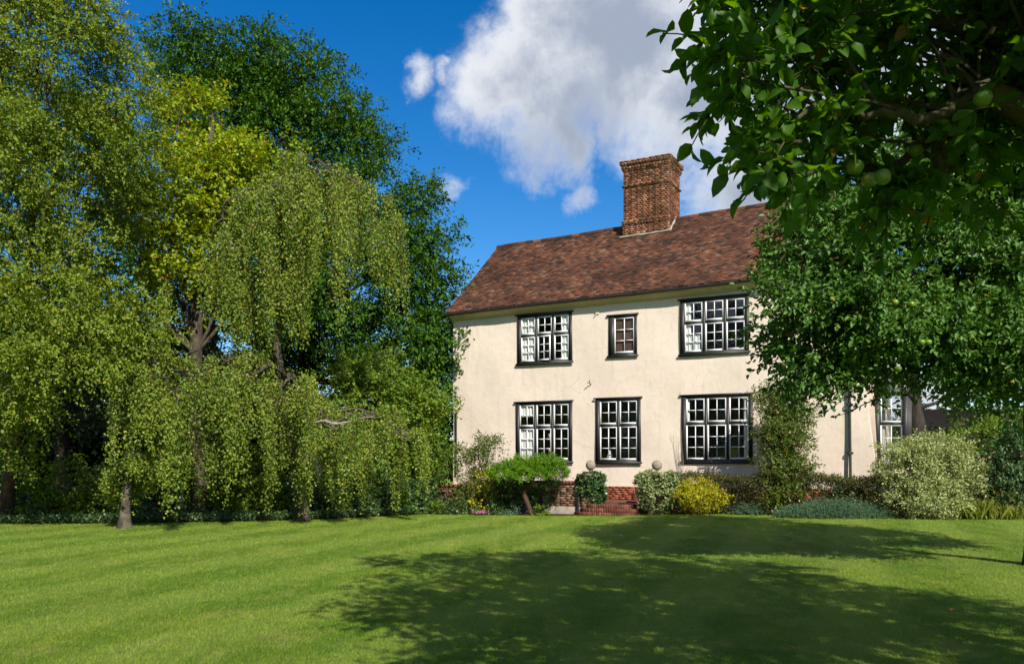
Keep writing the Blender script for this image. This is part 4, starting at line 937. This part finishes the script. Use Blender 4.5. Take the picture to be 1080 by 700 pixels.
# clipped hedge in segments
def hedge(label, x0, x1, y, h, lm, dep=.8):
    o = hw(x0, y, 0); o[2] = float(gz(o[0], o[1])); t = thing('hedge', label, 'hedge', tuple(o), -TH)
    n = int((x1-x0)*h*1150); xx = rng.random(n)*(x1-x0); zz = rng.random(n)*h; yy = rng.random(n)**1.6*dep
    k = rng.random(n) < .35; zz = np.where(k, h-rng.random(n)**2*.15, zz); yy = np.where(k, rng.random(n)*dep, yy); zz = zz+.07*np.sin(xx*2.1)*zz/h+rng.normal(size=n)*.02; yy = yy+.06*np.sin(xx*3+zz*4)
    b = MB(); twig_leaves(b, np.stack([xx, yy, zz], 1), rdir(n)*.8+np.array([0, -.5, .6]), .11, 4, .05, 'rhomb', .1, .9, .6, .6); b.build('foliage', lm, t)
    b = MB()
    for x in np.arange(.15, x1-x0, .3): b.tube(curve((x, dep/2, -.05), (x+rng.normal()*.1, dep/2, h*.8), 5, .08), np.linspace(.025, .008, 5), 5)
    b.build('stems', BK, t)
hedge('dark brownish clipped hedge between yellow shrub and tall wall shrub', 8.65, 11.6, -1.95, 1.10, L_['hedge'])
hedge('clipped hedge with reddish tips between tall wall shrub and the variegated bush', 11.6, 15.0, -1.7, 1.05, L_['hedge'])
# tall shrub on the wall
tree('wall_shrub', 'tall upright glossy shrub reaching the upper floor beside the wide ground floor window', gb(824, 24.6), at(826, 420, 24.6), .05,
     [lobe(828, 425, 24.6, 22, 24, .5), lobe(818, 455, 24.5, 20, 26, .5), lobe(836, 460, 24.5, 20, 26, .5), lobe(822, 495, 24.4, 20, 28, .5), lobe(838, 500, 24.4, 18, 26, .45), lobe(845, 435, 24.6, 12, 12, .3), lobe(826, 525, 24.3, 20, 18, .5), lobe(808, 422, 24.6, 12, 12, .3)],
     L_['climb'], BK, per_m2=20, twigs=6, K=7, tl=.26, size=.08, crad=.14, inner=.2, droop=.05, cat='shrub', outw=.8, wr=.5, upn=.5, part='foliage', br_every=3)
shrub('green_shrub', 'bluish green shrub behind the low juniper', [lobe(885, 516, 23.9, 22, 12), lobe(905, 522, 23.7, 22, 10)], L_['ivy'], gb(890, 23.8), per_m2=20, size=.06, tl=.16)
def mat_juniper(label, px, Y, rx, ry, rd, n):
    base = gb(px, Y); t = thing('creeping_juniper', label, 'shrub', tuple(base)); b = MB()
    a = rng.random(n)*6.28; r = np.sqrt(rng.random(n)); sx, sy = rx*Y/F, rd; h = ry*2*Y/F
    P = np.stack([np.cos(a)*r*sx, np.sin(a)*r*sy, h*(1-r**2)*(.55+.45*rng.random(n))*(1+.25*np.sin(a*5+r*6))+.03], 1)
    D = np.stack([np.cos(a), np.sin(a), np.full(n, .35)], 1)+rdir(n)*.5
    twig_leaves(b, P, D, .22, 9, .055, 'rhomb', .1, .5, .8, .25, jit=.01); b.build('foliage', L_['blue'], t)
    sb = MB()
    for k in range(14): q = rng.integers(n); sb.tube(curve((0, 0, -.02), P[q]*.9, 5, .1), np.linspace(.02, .006, 5), 5)
    sb.build('stems', BK, t)
mat_juniper('wide low blue green juniper spilling onto the lawn edge', 882, 23.2, 60, 7.5, .6, 3600)
mat_juniper('small blue green juniper left of the tall wall shrub foot', 795, 24.6, 17, 5, .35, 700)
shrub('variegated_bush', 'big pale variegated bush at the right end of the house', [lobe(975, 500, 23.0, 40, 36, 1.0), lobe(955, 490, 23.0, 30, 26, .8), lobe(1000, 498, 23.0, 30, 34, .8), lobe(985, 478, 23.2, 30, 20, .7), lobe(975, 524, 22.8, 45, 18, .9)],
      L_['varieg'], gb(975, 23), per_m2=18, twigs=5, K=7, tl=.22, size=.07, crad=.12, inner=.4, wr=.55, stems=10)
shrub('dark_bush', 'dark glossy bush in shade right of the variegated bush', [lobe(1060, 500, 23.4, 30, 36, 1.0), lobe(1090, 480, 23.5, 34, 44, 1.0), lobe(1040, 515, 23.6, 16, 24, .6)], L_['ivy'], gb(1065, 23.4), per_m2=16, twigs=5, K=6, tl=.22, size=.085, crad=.12, wr=.7)
shrub('reddish_shrub', 'sprawling reddish stemmed shrub in front of the dark bush', [lobe(1030, 500, 22.9, 10, 28, .4), lobe(1060, 528, 22.7, 26, 10, .4)], L_['climb'], gb(1040, 22.8), per_m2=7, twigs=4, K=6, tl=.2, size=.06, bm=BKr, stems=8)
shrub('green_shrub', 'fresh green shrub above the right side of the variegated bush', [lobe(1030, 462, 24.5, 30, 18, .7), lobe(1065, 452, 25, 30, 22, .8)], L_['mid'], gb(1035, 24.5), per_m2=14, twigs=4, K=6, tl=.24, size=.08)
def tuft(label, px, Y, rx, h, n):
    base = gb(px, Y); t = thing('grass_tuft', label, 'grass tuft', tuple(base), 0, 'arching grass tufts in the border'); b = MB()
    P = np.stack([rng.normal(size=n)*rx*.4, rng.normal(size=n)*.12, np.zeros(n)], 1); A = rdir(n)*.45+np.array([0, 0, 1]); leaves(b, P, A, rdir(n)+np.array([0, -1, .4]), h*(.6+.5*rng.random(n)), 'hex', .06, .02, .35); b.build('blades', L_['grassy'], t)
tuft('pale arching grass tuft at the foot of the variegated bush', 1030, 22.5, .5, .5, 420); tuft('yellow green grass tuft near the right frame edge', 1066, 22.4, .5, .36, 320)
for px, lb, lm in ((768, 'small grey green plant right of the yellow shrub', 'blue'), (782, 'light green low clump before the hedge', 'mid'), (800, 'green edging plant before the tall wall shrub', 'mid'), (650, 'tiny weed clump at the foot of the steps', 'ivy'),
                (845, 'low leafy plant under the tall wall shrub', 'climb'), (1000, 'pale low plant before the variegated bush', 'varieg'), (1048, 'low green clump at right end of the border', 'mid'), (1078, 'green edging plant at the right frame edge', 'mid')):
    if px == 650: continue
    low('low_plant', lb, px, 25.0 if px < 850 else 22.7, 10, 5, L_[lm])

# trees behind right
tree('old_tree', 'old dark furrowed trunk behind the variegated bush', gb(966, 27.5), at(962, 330, 27.5), .34, [lobe(985, 330, 28, 70, 50), lobe(1040, 380, 28, 60, 40), lobe(930, 330, 28.5, 40, 40), lobe(1060, 300, 28, 70, 60)],
     L_['robinia'], BKd, per_m2=2.2, twigs=7, K=8, tl=.5, size=.13, fork=.5)
shrub('distant_bush', 'pale green bush seen between the bay and the old trunk', [lobe(945, 452, 34, 14, 12), lobe(930, 460, 34, 20, 14)], L_['mid'], gb(945, 34), per_m2=3, twigs=5, K=6, tl=.3, size=.12)
shrub('distant_bush', 'dark bush low behind the old trunk by the outbuilding', [lobe(1000, 462, 33, 34, 12), lobe(1050, 445, 34, 40, 26)], L_['dark'], gb(1010, 33), per_m2=3, twigs=5, K=6, tl=.3, size=.12)

# --- fruit tree B on the right, and near apple tree A
def twig_fringe(lb, sb, o, segs, Y, size, K):
    for (p0, p1, d) in segs:
        a = at(p0[0], p0[1], Y+d); e = at(p1[0], p1[1], Y+d); c = curve(a, e, 8, .1); sb.tube(c-o, np.linspace(.012, .003, 8), 5)
        D = nrm((e-a)[None])[0]; twig_leaves(lb, (a-o)[None], (e-a)[None], np.linalg.norm(e-a), K, size, 'full' if Y < 6 else 'hex', 0, .75, .5, .6, jit=.006)
segs = []
for (x, y) in ((793, 320), (790, 340), (783, 362), (788, 378), (796, 392), (806, 408), (818, 418), (832, 428), (845, 436), (795, 300), (806, 285), (812, 268), (866, 432), (880, 440), (870, 415), (800, 352), (806, 375)):
    segs.append(((x+38+rng.random()*14, y-18-rng.random()*16), (x+rng.normal()*3, y+rng.normal()*3), -.3+rng.random()*.8))
for (x, y) in ((832, 222), (845, 210), (862, 204), (828, 238)): segs.append(((x+10, y+34), (x, y), .2))

fb = tree('fruit_tree', 'rounded green fruit tree at the right covering the end of the roof', np.array([8.25, 13.4, float(gz(8.25, 13.4))]), np.array([8.0, 13.2, 4.2]), .17,
     [lobe(905, 300, 12.6, 62, 62, 1.2), lobe(860, 262, 13.2, 40, 42, .9), lobe(845, 335, 12.6, 40, 50, .8), lobe(870, 372, 12.2, 46, 36, .9), lobe(905, 392, 12.1, 40, 28, .8), lobe(980, 290, 13, 80, 75, 1.6), lobe(960, 362, 12.2, 70, 40, 1.1), lobe(1060, 320, 12.8, 70, 90, 1.8),
      lobe(1030, 382, 12.2, 65, 34, 1.0), lobe(1100, 385, 12.5, 70, 54, 1.4), lobe(900, 220, 13.6, 60, 50, 1.2), lobe(1000, 190, 13.6, 90, 60, 1.6), lobe(1110, 210, 13.8, 90, 90, 1.8), lobe(1180, 330, 13.5, 90, 90, 1.8), lobe(1060, 120, 14, 80, 60, 1.5)],
     L_['apple2'], BKd, per_m2=2.9, twigs=19, K=9, tl=.28, size=.085, shape='hex', droop=.12, crad=.38, inner=.5, wr=.58, upn=.9, fork=.8, br_every=2, lump=.1, extra=lambda lb, bb, o: twig_fringe(lb, bb, o, segs, 12.6, .085, 15))
def apple_mesh():
    b = MB(); a = np.linspace(0, np.pi, 14); prof = [(max(.038*math.sin(q)*(1+.12*math.cos(q)), .0008), .036*math.cos(q)-.012*math.exp(-(q/.35)**2)+.007*math.exp(-((np.pi-q)/.4)**2)) for q in a]
    b.lathe((0, 0, 0), prof, 18); b.tube([(0, 0, .022), (.004, 0, .045)], .002, 5, 1); return b
m, tn, out = mat('apple_skin'); g = tn.n('TexCoord'); n = tn.noise(g.outputs['Object'], 25, 4); nn = tn.n('NewGeometry'); sx = tn.n('SeparateXYZ'); tn.l(g.outputs['Object'], sx.inputs[0])
col = tn.mix(tn.rng(sx.outputs[0], .0, .04, 0, .5), (.10, .20, .02), (.30, .20, .035)); col = tn.mix(tn.rng(n, .55, .75, 0, .4), col, (.19, .26, .05)); p = pbsdf(tn, col, .35, .5); tn.l(p.outputs[0], out.inputs[0]); M['apple'] = m
ap0 = None
def apples(tr, pts, sc):
    global ap0
    o = np.array(tr.location)
    for p in pts:
        if ap0 is None: ap0 = apple_mesh().build('apple', [M['apple'], BKm], tr, smooth=True); a = ap0
        else: a = ap0.copy(); C.objects.link(a); a.parent = tr
        q = at(*p)-o; a.location = tuple(q); a.scale = (sc,)*3; a.rotation_euler = (rng.normal()*.2, rng.normal()*.2, rng.random()*6)
apples(fb, [(944, 319, 11.3), (961, 321, 11.3), (972, 361, 11.0), (979, 361, 11.0), (947, 389, 11.0)], 1.2)

# near apple tree
def near_apple():
    base = np.array([4.3, 3.9, 0]); t = thing('apple_tree', 'near apple tree whose large dark leaves hang into the top right corner', 'tree', tuple(base))
    tb = MB(); tp = np.array([[4.3, 3.9, -.2], [4.32, 3.9, .5], [4.2, 4.0, 1.3], [4.0, 4.2, 2.1], [3.75, 4.4, 2.7]]); tb.tube(tp-base, [.26, .19, .165, .155, .13], 14, wob=.12); tb.build('trunk', BKm, t, smooth=True)
    bb = MB(); fork = tp[-1]
    limbs = []
    def limb(pts, r0, r1):
        pts = np.array(pts, float); m = 16; c = np.array([[np.interp(q, np.linspace(0, 1, len(pts)), pts[:, k]) for k in range(3)] for q in np.linspace(0, 1, m)])
        for _ in range(2): c[1:-1] = (c[:-2]+2*c[1:-1]+c[2:])/4
        c[1:-1] += rng.normal(size=(m-2, 3))*.012; bb.tube(c-base, np.linspace(r0, r1, m), 9, wob=.18); limbs.append(c)
    limb([fork, at(1040, 90, 4.2), at(1000, 130, 4.2), at(985, 190, 4.3)], .085, .03)
    limb([at(1040, 90, 4.2), at(985, 128, 4.0), at(930, 118, 3.9), at(860, 110, 3.8)], .035, .012)
    limb([fork, at(1060, 30, 4.4), at(980, 20, 4.3), at(880, 20, 4.2), at(790, 50, 4.1)], .08, .015)
    limb([at(1000, 130, 4.2), at(960, 170, 4.4), at(900, 180, 4.5), at(820, 170, 4.5)], .03, .01)
    limb([fork, (3.4, 5.0, 3.9), (2.6, 5.8, 5.0), (1.9, 6.4, 5.9)], .09, .03)
    limb([fork, (3.6, 5.6, 4.0), (4.0, 6.2, 5.4), (4.2, 6.9, 6.3)], .09, .03)
    limb([fork, (2.9, 3.6, 3.7), (1.6, 3.0, 4.4), (.6, 2.8, 4.9)], .08, .03)
    limb([fork, (4.4, 3.4, 3.8), (5.4, 3.0, 5.0)], .08, .03); limb([fork, (5.2, 5.0, 4.0), (6.6, 6.2, 5.2)], .08, .03)
    lb = MB()
    # visible canopy edge: leafy twig bunches through the volume seen in the corner
    poly = [(775, 10, 3.7, 26, 40), (768, 62, 3.6, 18, 24), (808, 60, 3.9, 44, 60), (822, 118, 3.8, 28, 26), (822, 160, 3.7, 14, 10), (850, 90, 4.1, 60, 80), (850, 170, 4.0, 45, 32), (920, 60, 4.4, 70, 70), (920, 165, 4.4, 55, 50), (985, 175, 4.3, 50, 46), (1000, 70, 4.8, 70, 80), (1060, 130, 4.6, 60, 85), (1090, 50, 4.4, 70, 90), (820, 0, 4.2, 70, 45), (930, 215, 4.5, 22, 14), (875, -30, 4.6, 110, 50)]
    lobes = [(*at(px, py, Y), rx*Y/F, (rx+ry)/2*Y/F*1.3, ry*Y/F) for px, py, Y, rx, ry in poly]
    P, O, I = clumps(lobes, 12.5, .25, .1); k = 3; OO = np.repeat(P, k, 0)+rdir(len(P)*k)*.06; DD = np.repeat(O, k, 0)*.7+rdir(len(P)*k)*.8+np.array([-.2, 0, .0])
    ok = OO[:, 1] > 2.6; OO, DD = OO[ok], DD[ok]
    twig_leaves(lb, OO-base, DD, .21*(.7+.6*rng.random(len(OO))), 7, .089, 'full', .15, .85, .7, .62, jit=.01, stems=bb, curl=.2, fold=.12)
    for i in range(0, len(P), 3):
        c = limbs[rng.integers(0, 4)]; q = c[np.argmin(np.linalg.norm(c-P[i], axis=1))]; bb.tube(curve(q, P[i], 6, .12)-base, np.linspace(.012, .005, 6), 5)
    # the rest of the crown, above and beside the frame
    up = [(1.5, 6.6, 6.0, 1.1, 1.0, .55), (2.7, 6.9, 6.2, 1.4, 1.0, .6), (4.3, 6.7, 6.3, 1.5, 1.1, .7), (5.9, 5.6, 5.8, 1.5, 1.2, .8), (1.1, 5.3, 5.1, .9, 1.2, .5), (2.6, 5.4, 5.6, 1.5, 1.3, .8), (4.4, 5.3, 5.8, 1.7, 1.4, .9), (1.0, 3.7, 4.5, .8, 1.1, .45),
          (2.3, 3.6, 4.9, 1.4, 1.3, .7), (4.2, 3.8, 5.2, 1.6, 1.4, .9), (2.1, 1.8, 4.2, 1.0, .8, .5), (3.6, 1.6, 4.4, 1.4, 1.0, .7), (5.6, 4.0, 4.6, 1.2, 1.4, 1.0), (5.0, 2.0, 4.4, 1.3, 1.2, .8), (6.8, 4.0, 4.8, 1.1, 1.1, .9), (6.4, 2.6, 4.4, 1.2, 1.2, 1.0), (3.6, .2, 4.2, 1.8, 1.1, .8)]
    P, O, I = clumps(up, 5.5, .3, .15); bad = lambda q, m=.75: (q[:, 1] > 0) & (q[:, 2]-1.6 < q[:, 1]*.545+m) & (np.abs(q[:, 0]) < q[:, 1]*.6+m) & (q[:, 0] < q[:, 1]*.30+m); P, O = P[~bad(P)], O[~bad(P)]; k = 6; OO = np.repeat(P, k, 0)+rdir(len(P)*k)*.22; DD = np.repeat(O, k, 0)+rdir(len(P)*k)*.8
    # nothing hangs below the visible canopy in the open sky
    ok = ~bad(OO, .7); OO, DD = OO[ok], DD[ok]
    twig_leaves(lb, OO-base, DD, .3, 8, .088, 'hex', .15, .85, .7, .62, jit=.02)
    for i in range(0, len(P), 4):
        c = limbs[4+rng.integers(0, 5)]; q = c[np.argmin(np.linalg.norm(c-P[i], axis=1))]; bb.tube(curve(q, P[i], 5, .12)-base, np.linspace(.02, .006, 5), 5)
    twig_fringe(lb, bb, base, [((796, 62), (734, 60), -.2), ((790, 75), (742, 92), -.2), ((800, 45), (756, 26), -.1), ((836, 172), (790, 158), -.1), ((842, 180), (800, 186), -.05), ((845, 150), (802, 146), 0), ((795, 20), (765, 6), 0), ((860, 180), (826, 200), 0), ((810, 85), (765, 106), 0), ((820, 90), (788, 124), .1)], 3.7, .092, 11)
    bb.build('branches', BKm, t, smooth=True); lb.build('crown', L_['apple'], t)
    apples(t, [(1037, 104, 3.7), (902, 176, 3.9), (931, 187, 3.9), (917, 190, 4.05), (966, 158, 4.3)], 1.0)
near_apple()

# ------------------------------------------------------------------ grass blades (uncountable)
def grass():
    b = MB(); bands = [(5.8, 9, 3200), (9, 13, 1400), (13, 18, 480), (18, 27, 170)]
    for y0, y1, dn in bands:
        wmax = lambda Y: Y*.62+.6
        n = int((y1-y0)*2*wmax((y0+y1)/2)*dn); Y = y0+(y1-y0)*rng.random(n); X = (rng.random(n)*2-1)*wmax(Y)
        fy = np.interp(X, [-26, -16, -10, -6, -3.2, 1, 4, 7, 10, 16], [21.6, 22.6, 23.3, 24.7, 27, 26.2, 25.6, 24.3, 23.6, 23.2]); k = Y < fy; X, Y = X[k], Y[k]; n = len(X)
        sc = np.sqrt(Y/7); h = (.017+.015*rng.random(n))*sc**.6; wd = .0025*sc**1.7*(.7+.6*rng.random(n)); a = rng.random(n)*6.28; tl = rng.normal(size=(n, 2))*.6+np.array([.12, .25])
        P = np.stack([X, Y, gz(X, Y)-.003], 1); s = np.stack([np.cos(a)*wd, np.sin(a)*wd, np.zeros(n)], 1); T = P+np.stack([tl[:, 0]*h, tl[:, 1]*h, h], 1)
        b.add(np.stack([P-s, P+s, T], 1).reshape(-1, 3), np.arange(3*n).reshape(-1, 3))
    tag(b.build('grass', M['blade']), 'short mown green grass covering the lawn', 'grass', kind='stuff')
grass()
# fallen leaves on the lawn
for k, (px, py, lb) in enumerate(((836, 690, 'single orange fallen leaf on the shaded lawn nearest the camera'), (1015, 609, 'reddish fallen leaf on the sunlit strip at the right'), (1005, 647, 'pale fallen leaf on the shaded lawn at the right'), (946, 546, 'yellow fallen leaf near the low juniper'))):
    Y = 1.6*F/(py-HY); q = at(px, py, Y); z = float(gz(q[0], q[1])); o = (q[0], q[1], z+.035); t = thing('fallen_leaf', lb, 'leaf', o, rng.random()*6)
    b = MB(); leaves(b, np.array([[-.03, 0, 0]]), np.array([[1., .2, .15]]), np.array([[0, -.3, 1.]]), .085 if k == 0 else .07, 'full', .75, .15, -.1); b.build('blade', L_['ochre'], t)
